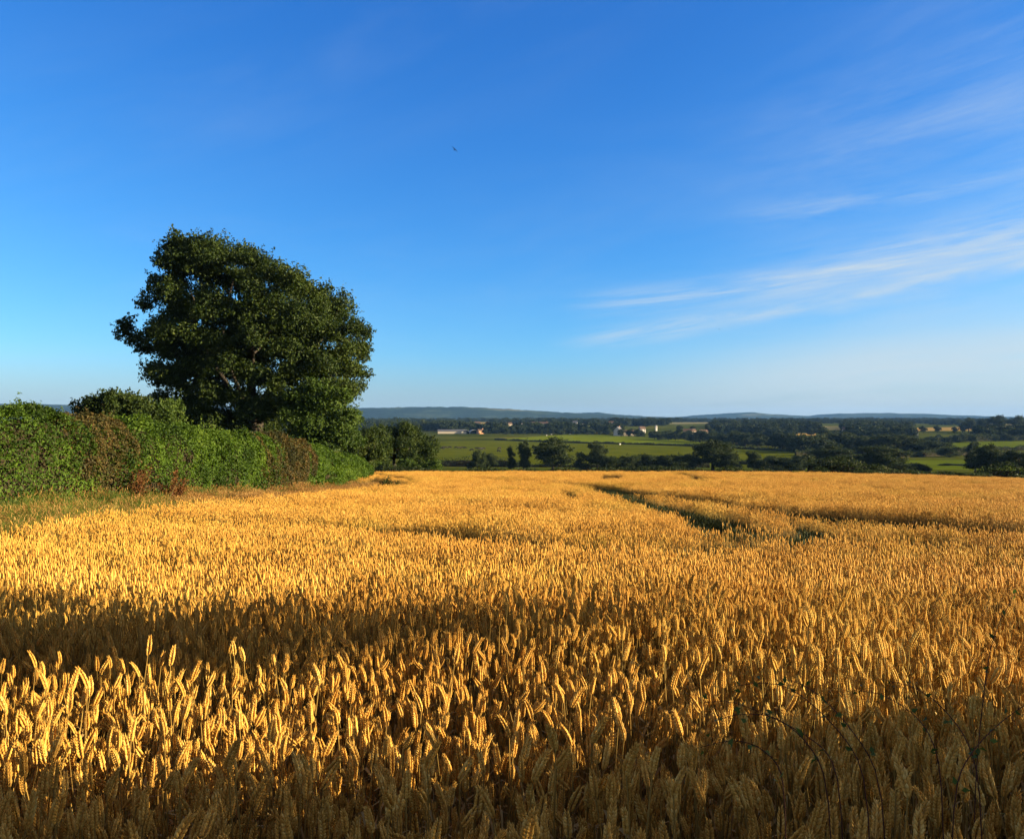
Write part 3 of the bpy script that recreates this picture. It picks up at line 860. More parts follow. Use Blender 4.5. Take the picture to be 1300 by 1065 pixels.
# ------------------------------------------------------------------ far hedges
def far_hedge(pts, h, w, label, seed, leaf=.45, mat='tree', per_m=30, hill_h=0.0):
    rg = np.random.default_rng(seed)
    W = [unproj(px, py) for px, py in pts] if not isinstance(pts, np.ndarray) else pts
    W = np.array(W)
    seg = np.linalg.norm(np.diff(W[:, :2], axis=0), axis=1); cum = np.concatenate([[0], np.cumsum(seg)])
    Lg = cum[-1]
    base = np.array([*W[len(W) // 2][:2], 0]); base[2] = G1(base[0], base[1])
    n = int(Lg * per_m)
    s = rg.random(n) * Lg
    x = np.interp(s, cum, W[:, 0]); y = np.interp(s, cum, W[:, 1])
    hv = h * (.55 + .75 * vnoise(np.stack([s / (h * 1.6), s * 0, s * 0], 1), seed) + .25 * (vnoise(np.stack([s / (h * .5), s * 0, s * 0], 1), seed + 1) - .5))
    a = rg.uniform(0, math.pi, n)
    rr = 1 - .4 * rg.random(n) ** 1.5
    ox = np.cos(a) * w * rr; oz = np.sin(a) ** .7 * hv * rr
    X = x + ox * .35 + rg.normal(0, .1, n); Y = y + ox; Z = G(X, Y) + oz
    P = np.stack([X, Y, Z], 1) - base
    nn = np.stack([0 * a, np.cos(a), np.sin(a) + .2], 1)
    cl = vnoise(P / (h * .5), seed + 3)
    mb = MB(); leaves(mb, P, unit(nn), leaf * rg.uniform(.6, 1.4, n), np.clip(.42 + .5 * (cl - .5) + rg.normal(0, .1, n), 0, 1), rg=rg)
    root = empty('hedgerow', base); tag(root, label, 'hedge')
    mb.build('foliage', M[mat], root)
    m = max(6, int(Lg / (h * .8)))
    ss = np.linspace(0, Lg, m); tb = MB()
    cx = np.interp(ss, cum, W[:, 0]); cy = np.interp(ss, cum, W[:, 1])
    hh = h * (.35 + .5 * vnoise(np.stack([ss / (h * 1.6), ss * 0, ss * 0], 1), seed))
    rows = []
    for f, g in ((-.6, 0), (-.4, .8), (0, 1), (.4, .8), (.6, 0)):
        rows.append(np.stack([cx, cy + f * w, G(cx, cy + f * w) + g * hh - .02], 1) - base)
    v = np.stack(rows, 1).reshape(-1, 3)
    i = np.arange(m - 1)[:, None] * 5; j = np.arange(4)[None, :]
    a_ = i + j
    tb.add(v, np.stack([a_, a_ + 5, a_ + 6, a_ + 1], -1).reshape(-1, 4))
    tb.build('stem', M['twig'], root, smooth=True)
    return root

# low field-edge hedge beyond the crop
line = np.array([[x, 97 + 1.5 * math.sin(x / 9.) - max(0, x - 30) * .12, 0] for x in np.linspace(-16, 80, 60)])
line[:, 2] = G(line[:, 0], line[:, 1])
far_hedge(line, 1.25, 1.0, 'long low dark hedge along the far edge of the wheat', 51, .2, 'tree', 300)
line2 = np.array([[x, 101 - max(0, x - 30) * .12, 0] for x in np.linspace(36, 90, 40)]); line2[:, 2] = G(line2[:, 0], line2[:, 1])
far_hedge(line2, 2.3, 1.3, 'thicker shaded hedge behind the far right edge of the wheat', 60, .22, 'tree', 330)
far_hedge([(775, 593), (830, 593), (900, 593.5)], 3.6, 2.4, 'dark hedge filling in behind the rounded bushes left of the broad oak', 61, .45, 'tree', 70)
far_hedge([(548, 592), (600, 592), (660, 593)], 3.0, 2.0, 'dark hedge in front of the cattle at the left of the pasture', 52, .4, 'tree', 60)
far_hedge([(625, 592.5), (700, 593), (770, 593.5)], 1.6, 1.5, 'low hedge between the slim trees and the compact round tree', 53, .4, 'tree', 45)
far_hedge([(628, 558.8), (720, 562.3), (805, 564.3), (885, 566.8), (1000, 573), (1040, 578)], 2.0, 1.6, 'thin dark hedge dividing the bright field from the pasture', 54, .6, 'tree', 22)
far_hedge([(1140, 581), (1190, 579), (1245, 577)], 3.6, 2.5, 'thick dark hedge behind the small paddock', 55, .5, 'tree', 60)
far_hedge([(1180, 574), (1240, 572.5), (1340, 571)], 3.4, 2.5, 'dark hedge along the near side of the right green field', 56, .6, 'tree', 45)
far_hedge([(1010, 579), (1090, 576), (1150, 575)], 3.4, 2.6, 'dark hedge below the middle grove', 57, .5, 'tree', 50)
far_hedge([(925, 589), (990, 591), (1080, 592)], 2.6, 2.0, 'dark hedge in front of the sunlit willow', 58, .4, 'tree', 60)
far_hedge([(1190, 561.5), (1250, 559.6), (1340, 558)], 6.0, 4.0, 'tall dark tree belt along the far side of the right green field', 59, .9, 'wood', 60)

# ------------------------------------------------------------------ wheat
OFF = np.zeros(3)
def ear_detailed(mb, base, axis, side, L, rg):
    n = 9
    fr = np.cross(axis, side)
    bend = side * rg.normal(0, .10) + fr * rg.normal(0, .10)
    for i in range(n * 2):
        t = (i + .5) / (n * 2)
        c = base + axis * L * t * .93 + bend * L * t * t
        ax = unit(axis + 2 * bend * t)
        sd = side * (1 if i % 2 else -1)
        env = (.62 + .38 * min(1, t * 5)) * (1 - .55 * max(0, t - .62) / .38)
        for f in (-1, 1):
            dirn = unit(ax + sd * .42 * env + fr * f * .30)
            o = c + sd * .0030 * env + fr * f * .0022 * env
            ln = L * .165 * (.85 + .3 * rg.random()); w = .0031 * env * rg.uniform(.9, 1.15)
            u = unit(np.cross(dirn, fr + .01)); wv = np.cross(dirn, u)
            k = 5; a = np.arange(k) / k * 6.2832
            ring = np.cos(a)[:, None] * u + np.sin(a)[:, None] * wv
            v = np.concatenate([o + ring * w * .45, o + dirn * ln * .38 + ring * w, o + dirn * ln * .75 + ring * w * .62, [o + dirn * ln * 1.06]])
            q = []
            for r_ in range(2):
                for j in range(k): q.append([r_ * k + j, r_ * k + (j + 1) % k, (r_ + 1) * k + (j + 1) % k, (r_ + 1) * k + j])
            tr = [[2 * k + j, 2 * k + (j + 1) % k, 3 * k] for j in range(k)]
            mb.add(v, q, tr, 0, float(np.clip(rg.normal(.5, .26), 0, 1)))
        if i > n * 2 - 6 or rg.random() < .35:
            e = c + unit(ax + sd * .42 + fr * rg.normal(0, .25)) * L * rg.uniform(.16, .32)
            tube(mb, [c + sd * .003, e], [.0005, .0002], 3, 0, .8, False)

def ear_simple(mb, base, axis, side, L, rg, rings, k=4, fat=1.0):
    n = rings
    ts = np.linspace(0, 1, n)
    bend = side * rg.normal(0, .10)
    pts = base + axis * (L * ts)[:, None] + bend * (L * ts * ts)[:, None]
    prof = np.interp(ts, [0, .12, .6, 1], [.0024, .0060, .0054, .0012]) * fat
    if n > 5: prof = prof * (1 + .26 * np.where(np.arange(n) % 2 == 0, -1, 1))
    tube(mb, pts, prof, k, 0, float(np.clip(rg.normal(.5, .2), 0, 1)), True)

def plant(mb, ox, oy, rg, lod):
    h = float(np.clip(rg.normal(.75, .058), .56, .88))
    if rg.random() < .07: h *= .82
    az = rg.uniform(0, 6.283); lean = abs(rg.normal(0, .085))
    dx, dy = math.cos(az) * lean, math.sin(az) * lean
    ns = 6 if lod == 0 else (4 if lod == 1 else 2)
    t = np.linspace(0, 1, ns)
    st = np.stack([ox + dx * h * t ** 1.8, oy + dy * h * t ** 1.8, h * t], 1)
    tn = float(np.clip(rg.normal(.5, .2), 0, 1))
    tube(mb, st, np.linspace(.0022, .0013, ns) * (1.0 if lod == 0 else 1.25), 4 if lod == 0 else 3, 1, tn, False)
    nod = abs(rg.normal(0, .17)) + (rg.uniform(.4, 1.2) if rg.random() < .05 else 0)
    a2 = az + rg.normal(0, .7)
    axis = unit(np.array([math.cos(a2) * math.sin(nod), math.sin(a2) * math.sin(nod), math.cos(nod)]))
    side = unit(np.cross(axis, rg.normal(0, 1, 3)))
    L = rg.uniform(.045, .071)
    if lod == 0: ear_detailed(mb, st[-1] - axis * .004, axis, side, L, rg)
    elif lod == 1: ear_simple(mb, st[-1], axis, side, L, rg, 10, 5, 1.12)
    else: ear_simple(mb, st[-1], axis, side, L, rg, 4, 4, 1.25)
    nl = (3 if lod == 0 else 2) if lod < 2 else (1 if rg.random() < .8 else 0)
    for _ in range(nl):
        z0 = h * rg.uniform(.35, .9); b = np.array([np.interp(z0, st[:, 2], st[:, 0]), np.interp(z0, st[:, 2], st[:, 1]), z0])
        aa = rg.uniform(0, 6.283); o = np.array([math.cos(aa), math.sin(aa), 0])
        ll = rg.uniform(.10, .22); up = rg.uniform(.1, .9)
        m = 5 if lod == 0 else 3
        tt = np.linspace(0, 1, m)[:, None]
        pts = b + o * ll * tt * .8 + np.array([0, 0, 1]) * (up * ll * tt - (up + .9) * ll * tt * tt)
        wd = np.interp(tt[:, 0], [0, .3, 1], [.004, .0075, .001]) * rg.uniform(.7, 1.2)
        ribbon(mb, pts, wd, np.cross(o, [0, 0, 1]) + rg.normal(0, .25, 3), 2, float(np.clip(rg.normal(.5, .25), 0, 1)))

WM = [M['ear'], M['straw'], M['dryleaf']]
wrg = np.random.default_rng(5)
src = []
NV0, NV1, NV2 = 26, 10, 7
for i in range(NV0):
    mb = MB(); plant(mb, 0, 0, wrg, 0)
    src.append(mb.build('wheat_plant', WM, smooth=True, link=False))
C1, C2 = .26, .36
for i in range(NV1):
    mb = MB()
    for _ in range(30): plant(mb, wrg.uniform(-C1 / 2, C1 / 2) * 1.1, wrg.uniform(-C1 / 2, C1 / 2) * 1.1, wrg, 1)
    src.append(mb.build('wheat_clump', WM, smooth=True, link=False))
for i in range(NV2):
    mb = MB()
    for _ in range(58): plant(mb, wrg.uniform(-C2 / 2, C2 / 2) * 1.1, wrg.uniform(-C2 / 2, C2 / 2) * 1.1, wrg, 2)
    src.append(mb.build('wheat_clump', WM, smooth=True, link=False))

EH = .83
def uw(px, py): return unproj(px, py, EH)[:2]
# left edge of the crop, then the far edge
EDGE = [np.array([-30., -1]), np.array([-14., 1.5]), np.array([-10.2, 6.5])] + [uw(*p) for p in [(0, 676), (75, 664), (180, 644), (300, 633), (400, 625), (465, 619), (535, 613.5), (520, 609), (480, 605)]] + \
       [np.array([-11.6, 62]), np.array([-12.0, 72]), np.array([-17., 90.]), np.array([0, 92]), np.array([24, 92]), np.array([45, 88]), np.array([80, 76]), np.array([80, -1])]
EDGE = np.array(EDGE)

def inside(x, y):
    c = np.zeros(len(x), bool); n = len(EDGE)
    for i in range(n):
        x1, y1 = EDGE[i]; x2, y2 = EDGE[(i + 1) % n]
        k = ((y1 > y) != (y2 > y)) & (x < (x2 - x1) * (y - y1) / (y2 - y1 + 1e-12) + x1)
        c ^= k
    return c

# wheel ruts: sighted along the tops of the crop, each point with its width in metres
RUTS = [
    ([(1340, 673), (1240, 666), (1160, 660), (1060, 651.5), (1000, 646.5), (930, 638), (870, 630), (820, 624), (770, 617), (735, 613)], [2.4, 2.4, 2.4, 2.4, 2.3, 2.2, 1.9, 1.8, 1.7, 1.5]),
    ([(735, 613), (690, 610), (640, 608), (620, 607)], [1.2, 1.2, 1.1, .8]),
    ([(938, 668), (922, 660), (905, 653), (870, 645.5), (830, 636), (790, 627), (750, 618)], [1.9, 1.8, 1.7, 1.6, 1.6, 1.5, 1.3]),
    ([(925, 662), (960, 668), (1000, 671), (1035, 676)], [1.9, 2.3, 2.2, 1.0]),
    ([(1042, 675), (1036, 667), (1015, 659), (985, 655)], [.8, .7, .5, .3]),
    ([(1040, 672), (1075, 675), (1120, 677), (1160, 677)], [1.7, 2.2, 2.0, .5]),
    ([(200, 652), (260, 654), (340, 657), (450, 662), (560, 670), (680, 679), (800, 684), (880, 686), (930, 676)], [.40, .60, .45, .5, .65, .6, .5, .45, .6]),
    ([(462, 598.5), (500, 604), (528, 608)], [.9, .9, .7]),
    ([(767, 607.5), (773, 602.5)], [1.0, 1.0]), ([(779, 607.5), (785, 602.5)], [1.0, 1.0]),
    ([(855, 600.5), (888, 607)], [.8, .8]), ([(870, 600.5), (900, 607)], [.6, .6]),
    ([(1040, 613), (1100, 617), (1170, 622)], [.4, 1.0, .4]), ([(1160, 634), (1230, 637)], [.4, .8]), ([(1255, 636), (1320, 639)], [.9, 1.1]),
    ([(950, 604), (1040, 609)], [.4, .6]), ([(1090, 604), (1200, 608)], [1.0, 1.2]),
    ([(722, 622), (730, 632)], [.5, .35]),
]
RW = []
for pts, ws in RUTS:
    RW.append((np.array([uw(*p) for p in pts]), np.array(ws)))

def rut_clear(x, y, side=False):
    """metres outside the nearest rut edge (negative inside); side: how far the rut lies beyond the plant, as seen from the gateway"""
    best = np.full(len(x), 9.0); sd = np.zeros(len(x))
    wob = (vnoise(np.stack([x * 1.1, y * 1.1, x * 0], 1), 31) - .5) * .22
    for P, W in RW:
        for i in range(len(P) - 1):
            a, b = P[i], P[i + 1]; ab = b - a
            t = np.clip(((x - a[0]) * ab[0] + (y - a[1]) * ab[1]) / (ab @ ab), 0, 1)
            qx, qy = a[0] + ab[0] * t - x, a[1] + ab[1] * t - y
            h = np.hypot(qx, qy)
            dd = h - (W[i] + (W[i + 1] - W[i]) * t) / 2
            k = dd < best
            best = np.where(k, dd, best); sd = np.where(k, qy / (h + 1e-6), sd)
    return (best + wob, sd) if side else best + wob

def wheat():
    rg = np.random.default_rng(17)
    pts = []; rot = []; scl = []; idx = []
    def emit(x, y, lo, hi, tilt, sx):
        n = len(x)
        und = vnoise(np.stack([x * .8, y * .8, x * 0], 1), 3) - .5
        und2 = vnoise(np.stack([x * .23, y * .23, x * 0], 1), 4) - .5
        s = 1 + .15 * und + .10 * und2
        rc, sd = rut_clear(x, y, True)          # trampled, shorter plants on the near side of a rut
        s = s * (1 - .33 * np.clip(1 - rc / 1.2, 0, 1) * np.clip(sd, 0, 1))
        pts.append(np.stack([x, y, G(x, y) - .01], 1))
        rot.append(np.stack([rg.normal(0, tilt, n), rg.normal(0, tilt, n), rg.uniform(0, 6.283, n)], 1))
        k = rg.uniform(.86, 1.12, n)
        scl.append(np.stack([sx * k, sx * k, s * k], 1))
        idx.append(rg.integers(lo, hi, n))
    # near: single plants
    dens = 920
    A = (-5.8, 5.8, .75, 6.2); n = int((A[1] - A[0]) * (A[3] - A[2]) * dens)
    x = rg.uniform(A[0], A[1], n); y = rg.uniform(A[2], A[3], n)
    thin = vnoise(np.stack([x * 3, y * 3, x * 0], 1), 12)
    k = (np.abs(x) < .70 * y + 1.3) & (np.hypot(x, y) > .8) & (thin > .15)
    k &= inside(x, y); x, y = x[k], y[k]
    emit(x, y, 0, NV0, .055, 1.0)
    # middle and far: clumps on a jittered grid
    for c, y0, y1, lo, hi in ((C1, 6.2, 24, NV0, NV0 + NV1), (C2, 24, 93, NV0 + NV1, NV0 + NV1 + NV2)):
        gx, gy = np.meshgrid(np.arange(-22, 78, c), np.arange(y0, y1, c))
        x = gx.ravel() + rg.uniform(-.3, .3, gx.size) * c; y = gy.ravel() + rg.uniform(-.3, .3, gx.size) * c
        k = (np.abs(x) < .66 * y + 3) & inside(x, y)
        x, y = x[k], y[k]
        k = rut_clear(x, y) > c * .42
        emit(x[k], y[k], lo, hi, .035, 1.0)
    P = np.concatenate(pts)
    o = instancer('wheat_crop', P, np.concatenate(rot), np.concatenate(scl), np.concatenate(idx), src, 'wheat_source')
    tag(o, 'ripe golden wheat crop filling the field with wheel ruts through it', 'wheat', kind='stuff')
wheat()

# ------------------------------------------------------------------ rough grass
def grass_tuft(rg, n, h, w, mats, spread=.16, seedheads=.3, tone=.5):
    mb = MB()
    for _ in range(n):
        a = rg.uniform(0, 6.283); r = spread * math.sqrt(rg.random())
        b = np.array([r * math.cos(a), r * math.sin(a), -.02])
        a2 = rg.uniform(0, 6.283); ln = h * rg.uniform(.55, 1.15); out = rg.uniform(.05, .5) * ln
        t = np.linspace(0, 1, 4)[:, None]
        o = np.array([math.cos(a2), math.sin(a2), 0])
        pts = b + o * out * t ** 2 + np.array([0, 0, 1]) * ln * (t - .18 * t ** 3)
        tn = float(np.clip(rg.normal(tone, .2), 0, 1))
        ribbon(mb, pts, np.interp(t[:, 0], [0, .4, 1], [w, w * .9, w * .2]), np.cross(o, [0, 0, 1]) + rg.normal(0, .3, 3), 0, tn)
        if rg.random() < seedheads:
            tip = pts[-1]; d = unit(pts[-1] - pts[-2])
            tube(mb, [tip - d * .02, tip + d * .03, tip + d * .09], [.003, .008, .002], 3, len(mats) - 1, tn)
    return mb.build('tuft', mats, link=False)

def rough_grass():
    rg = np.random.default_rng(61)
    srcs = [grass_tuft(rg, 70, .62, .010, [M['olive'], M['dry']], .2, .12) for _ in range(3)] + \
           [grass_tuft(rg, 70, .60, .009, [M['dry'], M['dry']], .2, .6) for _ in range(3)] + \
           [grass_tuft(rg, 46, .55, .013, [M['weed'], M['weed']], .18, .15) for _ in range(3)] + \
           [grass_tuft(rg, 60, .60, .012, [M['shade_tiller'], M['shade_tiller']], .16, .25) for _ in range(3)]
    n = 95000
    x = rg.uniform(-30, -3, n); y = rg.uniform(3, 78, n)
    t = np.clip((y - H0[1]) / (H1[1] - H0[1]), -.6, 1.05)
    hx = H0[0] + (H1[0] - H0[0]) * t
    k = ~inside(x, y) & (x > hx + .55) & (x > -.70 * y - 3) & (y < 74)
    x, y, hx = x[k], y[k], hx[k]
    # thin with distance
    k = rg.random(len(x)) < np.where(y < 36, .95, .75)
    x, y, hx = x[k], y[k], hx[k]
    n = len(x)
    dry = vnoise(np.stack([x * .5, y * .35, x * 0], 1), 21) + np.clip((y - 30) / 9, -1, .5)
    kind = np.where(dry > .62, 1, 0)
    near_h = (x - hx) < 1.7
    kind = np.where(near_h & (rg.random(n) < .55), 2, kind)
    kind = np.where(rg.random(n) < .06, 2, kind)
    idx = kind * 3 + rg.integers(0, 3, n)
    s = rg.uniform(.6, 1.1, n) * np.where(near_h, 1.15, .82) * (.75 + .5 * vnoise(np.stack([x * .7, y * .7, x * 0], 1), 22))
    # weeds in the ruts
    rx = rg.uniform(-14, 24, 160000); ry = rg.uniform(7.0, 45, 160000)
    rc = rut_clear(rx, ry); k = (rc < .0) & (rg.random(160000) < .16); rx, ry = rx[k], ry[k]
    ex, ey = rg.uniform(-14, 24, 260000), rg.uniform(7.0, 60, 260000)
    ec = rut_clear(ex, ey); k = (ec < .16) & (ec > -.55) & (rg.random(260000) < .8); ex, ey = ex[k], ey[k]  # dark plants along the rut edges, coloured as if in shade
    m0, me_ = len(rx), len(ex)
    rx = np.concatenate([rx, ex]); ry = np.concatenate([ry, ey])
    m = len(rx)
    P = np.concatenate([np.stack([x, y, G(x, y)], 1), np.stack([rx, ry, G(rx, ry)], 1)])
    S = np.concatenate([s, rg.uniform(.3, .65, m0), rg.uniform(.80, 1.08, me_)])
    I = np.concatenate([idx, 6 + rg.integers(0, 3, m0), 9 + rg.integers(0, 3, me_)])
    N_ = len(P)
    o = instancer('rough_grass', P, np.stack([rg.normal(0, .1, N_), rg.normal(0, .1, N_), rg.uniform(0, 6.28, N_)], 1), np.stack([S, S, S], 1), I, srcs, 'grass_source')
    tag(o, 'rough olive and rust coloured grass along the foot of the hedge', 'grass', kind='stuff')
rough_grass()

# ------------------------------------------------------------------ single plants
def dock(px, off, h, label, seed):
    rg = np.random.default_rng(seed)
    b = H0 + (H1 - H0) * hedge_pt(px) + np.array([off, 0]); b = np.array([*b, G1(*b)]); root = empty('dock_plant', b); tag(root, label, 'weed')
    sb = MB(); fb = MB()
    for i in range(11):
        a = rg.uniform(0, 6.28); o = np.array([math.cos(a), math.sin(a), 0]) * rg.uniform(.1, .75)
        hh = h * rg.uniform(.5, 1.05)
        t = np.linspace(0, 1, 6)[:, None]
        pts = o * t * .9 + np.array([0, 0, hh]) * t
        tube(sb, pts, np.linspace(.010, .004, 6), 5)
        n = 90
        k = rg.uniform(.35, 1, n)[:, None]
        P = o * k * .9 + np.array([0, 0, hh]) * k + rg.normal(0, .045, (n, 3))
        leaves(fb, P, np.tile([0, -1., .3], (n, 1)), .07 * rg.uniform(.6, 1.3, n), np.clip(rg.normal(.5, .2, n), 0, 1), rg=rg)
    sb.build('stem', M['bramble'], root); fb.build('seed_head', M['dock'], root)
dock(112, 1.6, 1.45, 'larger clump of rust red dock seed stalks at the hedge foot', 71)
dock(163, 1.7, 1.35, 'smaller rust red dock clump right of the larger one', 72)

def weed_clump():
    rg = np.random.default_rng(81)
    b = uw(497, 614); b = np.array([b[0], b[1], G1(*b)])
    root = empty('weed_clump', b); tag(root, 'dark leafy weed clump standing out of the dry grass by the wheat', 'weed')
    sb = MB(); fb = MB()
    for i in range(9):
        o = np.array([rg.uniform(-.7, .7), rg.uniform(-.3, .3), 0]); hh = rg.uniform(.75, 1.2)
        tube(sb, [o * .7, o + [0, 0, hh * .5], o + [rg.normal(0, .05), 0, hh]], [.012, .009, .004], 5)
        n = 60; k = rg.uniform(.5, 1, n)[:, None]
        P = o + np.array([0, 0, hh]) * k + rg.normal(0, .08, (n, 3))
        leaves(fb, P, np.tile([0, -1., .3], (n, 1)), .10 * rg.uniform(.6, 1.3, n), np.clip(rg.normal(.3, .15, n), 0, 1), rg=rg)
    sb.build('stem', M['bramble'], root); fb.build('foliage', M['oak'], root)
weed_clump()

def stalk(px0, py0, px1, py1, d, label):
    a = lay(px0, py0, d); b = lay(px1, py1, d - .2)
    root = empty('dry_stalk', a); tag(root, label, 'stalk')
    mb = MB(); t = np.linspace(0, 1, 6)[:, None]
    p = (b - a) * t + np.array([0, 0, .05]) * np.sin(t * 3.14)
    tube(mb, p, np.linspace(.014, .006, 6), 5)
    mb.build('stem', M['pale'], root)
_tp = H0 + (H1 - H0) * hedge_pt(218)
stalk(214, 634, 231, 604, _tp[1] - 5.0, 'pale dry stalk leaning across the face of the hedge')

def bramble():
    rg = np.random.default_rng(91)
    arcs = [ # sighted arcs of the foreground briar: pixel points, start and end distance
        ([(1110, 1000), (1080, 945), (1045, 905), (1000, 868), (955, 866), (930, 872)], 1.30, 1.52),
        ([(1130, 1000), (1085, 930), (1050, 890), (1020, 868), (995, 862)], 1.26, 1.44),
        ([(1060, 1000), (1025, 940), (985, 908), (940, 905), (905, 915)], 1.26, 1.40),
        ([(1075, 1000), (1050, 950), (1010, 925), (970, 905), (925, 888), (890, 892)], 1.26, 1.44),
        ([(1000, 1000), (985, 965), (960, 945), (930, 938), (890, 948)], 1.22, 1.28),
        ([(1205, 1000), (1240, 945), (1275, 912), (1312, 888)], 1.22, 1.36),
        ([(1250, 1000), (1225, 930), (1185, 885), (1150, 868), (1125, 864)], 1.30, 1.56),
        ([(1200, 985), (1180, 930), (1160, 905), (1120, 880), (1085, 876)], 1.34, 1.52),
        ([(1235, 1000), (1255, 830), (1268, 790), (1290, 750)], 1.47, 1.84),
    ]
    base = np.array([.78, 1.3, G1(.78, 1.3)])
    root = empty('bramble', base); tag(root, 'dark arching bramble stems in front of the wheat at lower right', 'bramble')
    for pts, d0, d1 in arcs:
        m = len(pts); P = [lay(px, py, d0 + (d1 - d0) * i / (m - 1)) - base for i, (px, py) in enumerate(pts)]
        foot = P[0].copy(); foot[2] = G1(*(foot[:2] + base[:2])) - base[2]
        P = np.array([foot] + P)
        s = np.linspace(0, len(P) - 1, 26); Q = np.stack([np.interp(s, np.arange(len(P)), P[:, k]) for k in range(3)], 1)
        ker = np.array([.25, .5, .25])
        for _ in range(4):
            Q[1:-1] = .25 * Q[:-2] + .5 * Q[1:-1] + .25 * Q[2:]
        mb = MB(); tube(mb, Q, np.linspace(.0012, .0004, 26), 6)
        for i in range(4, 26, 1):
            for _ in range(2):
                dd = unit(rg.normal(0, 1, 3)); tube(mb, [Q[i], Q[i] + dd * .005], [.0008, .0001], 3, 0, .5, False)
        for i in range(8, 25, 4):
            q = Q[i]; n = 2
            leaves(mb, q + rg.normal(0, .006, (n, 3)), rg.normal(0, 1, (n, 3)), .013, rg.uniform(0, .3, n), 1, rg=rg)
        mb.build('stem', [M['bramble'], M['weed']], root, smooth=True)
bramble()

# ------------------------------------------------------------------ birds
def bird(px, py, d, span, roll, label):
    root_p = lay(px, py, d)
    mb = MB()
    s = span
    tube(mb, [[0, -.22 * s, 0], [0, -.15 * s, .01 * s], [0, 0, .015 * s], [0, .16 * s, .01 * s], [0, .24 * s, 0]], [.012 * s, .05 * s, .065 * s, .045 * s, .01 * s], 8)
    for sg in (-1, 1):
        w = np.array([[.03, .08, .02], [.03, -.07, .02], [.25, .10, .10], [.25, -.04, .10], [.5, -.08, .06], [.48, -.12, .055]]) * s
        w[:, 0] *= sg
        w2 = w + np.array([0, 0, -.008 * s])
        v = np.concatenate([w, w2])
        mb.add(v, [[0, 2, 3, 1], [2, 4, 5, 3], [6, 7, 9, 8], [8, 9, 11, 10], [0, 6, 8, 2], [2, 8, 10, 4], [1, 3, 9, 7], [3, 5, 11, 9], [4, 10, 11, 5]])
    for sg in (-1, 1):
        mb.add(np.array([[0, -.18, .006], [sg * .03, -.2, .006], [sg * .07, -.42, .004], [sg * .045, -.40, -.004]]) * s, [[0, 1, 2, 3]])
    o = mb.build('bird', [M['birdm']], smooth=True)
    o.location = root_p; o.rotation_euler = roll
    tag(o, label, 'bird')
M['birdm'] = plain_mat('bird_feather', (.002, .002, .003), (.006, .006, .007), 30, .9, .02)
bird(577, 190, 42, .38, (R(60), R(35), R(30)), 'dark swallow flying high in the middle of the blue sky')
bird(913, 418, 120, .34, (R(20), R(20), R(70)), 'tiny dark bird low in the sky over the right hills')

# ------------------------------------------------------------------ cattle and sheep
def skin_animal(joints, edges, name):
    me = bpy.data.meshes.new(name)
    me.from_pydata([j[:3] for j in joints], edges, [])
    o = bpy.data.objects.new(name, me); COL.objects.link(o)
    sk = o.modifiers.new('skin', 'SKIN'); sb = o.modifiers.new('sub', 'SUBSURF'); sb.levels = sb.render_levels = 1
    for i, j in enumerate(joints):
        d = me.skin_vertices[0].data[i]; d.radius = (j[3], j[4] if len(j) > 4 else j[3]); d.use_root = (i == 0)
    dg = bpy.context.evaluated_depsgraph_get(); dg.update()
    m2 = bpy.data.meshes.new_from_object(o.evaluated_get(dg))
    bpy.data.objects.remove(o); m2.name = name
    return m2
cowj = [(0, 0, 1.02, .30, .36), (-.55, 0, 1.06, .30, .34), (-.92, 0, 1.08, .22, .26), (.5, 0, 1.02, .30, .36), (.88, 0, 1.06, .22, .26), (1.15, 0, .82, .13, .17), (1.38, 0, .42, .11, .13), (1.5, 0, .18, .08, .08),
        (-.8, .2, .82, .15), (-.72, .2, .56, .075), (-.84, .2, .38, .06), (-.82, .2, .04, .055), (-.8, -.2, .82, .15), (-.66, -.2, .56, .075), (-.76, -.2, .38, .06), (-.74, -.2, .04, .055),
        (.66, .2, .76, .12), (.68, .2, .42, .06), (.68, .2, .04, .055), (.72, -.2, .76, .12), (.78, -.2, .42, .06), (.8, -.2, .04, .055), (-1.12, 0, 1.02, .05), (-1.2, 0, .5, .025),
        (1.3, .17, .6, .035), (1.3, -.17, .6, .035)]
cowe = [(0, 1), (1, 2), (0, 3), (3, 4), (4, 5), (5, 6), (6, 7), (1, 8), (8, 9), (9, 10), (10, 11), (1, 12), (12, 13), (13, 14), (14, 15), (3, 16), (16, 17), (17, 18), (3, 19), (19, 20), (20, 21), (2, 22), (22, 23), (6, 24), (6, 25)]
cow_me = skin_animal(cowj, cowe, 'cow')
M['cow'] = plain_mat('cow_hide', (.008, .007, .007), (.03, .022, .018), 2, .6, .2)
cow_me.materials.append(M['cow'])
for p in cow_me.polygons: p.use_smooth = True
i = 0
for px, py in [(563, 569.5), (566, 570), (571, 569.6), (579, 570), (583, 570.3), (587, 570), (590, 570.2), (599, 573), (605, 570.8), (608, 571), (610, 571.5), (614, 571.3), (634, 571), (633, 574.5), (561, 571)]:
    p = unproj(px, py)
    o = bpy.data.objects.new('cow', cow_me); COL.objects.link(o)
    o.location = (p[0], p[1], p[2] + .1); o.rotation_euler = (0, 0, random.choice([0, 3.14]) + random.uniform(-.6, .6))
    o.scale = (1.15,) * 3
    tag(o, 'dark cow grazing in the green pasture beyond the first hedgerow', 'cow', 'cattle grazing in the pasture')
shj = [(0, 0, .62, .27, .30), (-.35, 0, .62, .25, .26), (.35, 0, .64, .24, .26), (.58, 0, .72, .12), (.75, 0, .62, .08), (-.3, .12, .3, .06), (-.3, .12, .03, .04), (-.3, -.12, .3, .06), (-.3, -.12, .03, .04), (.3, .12, .3, .06), (.3, .12, .03, .04), (.3, -.12, .3, .06), (.3, -.12, .03, .04)]
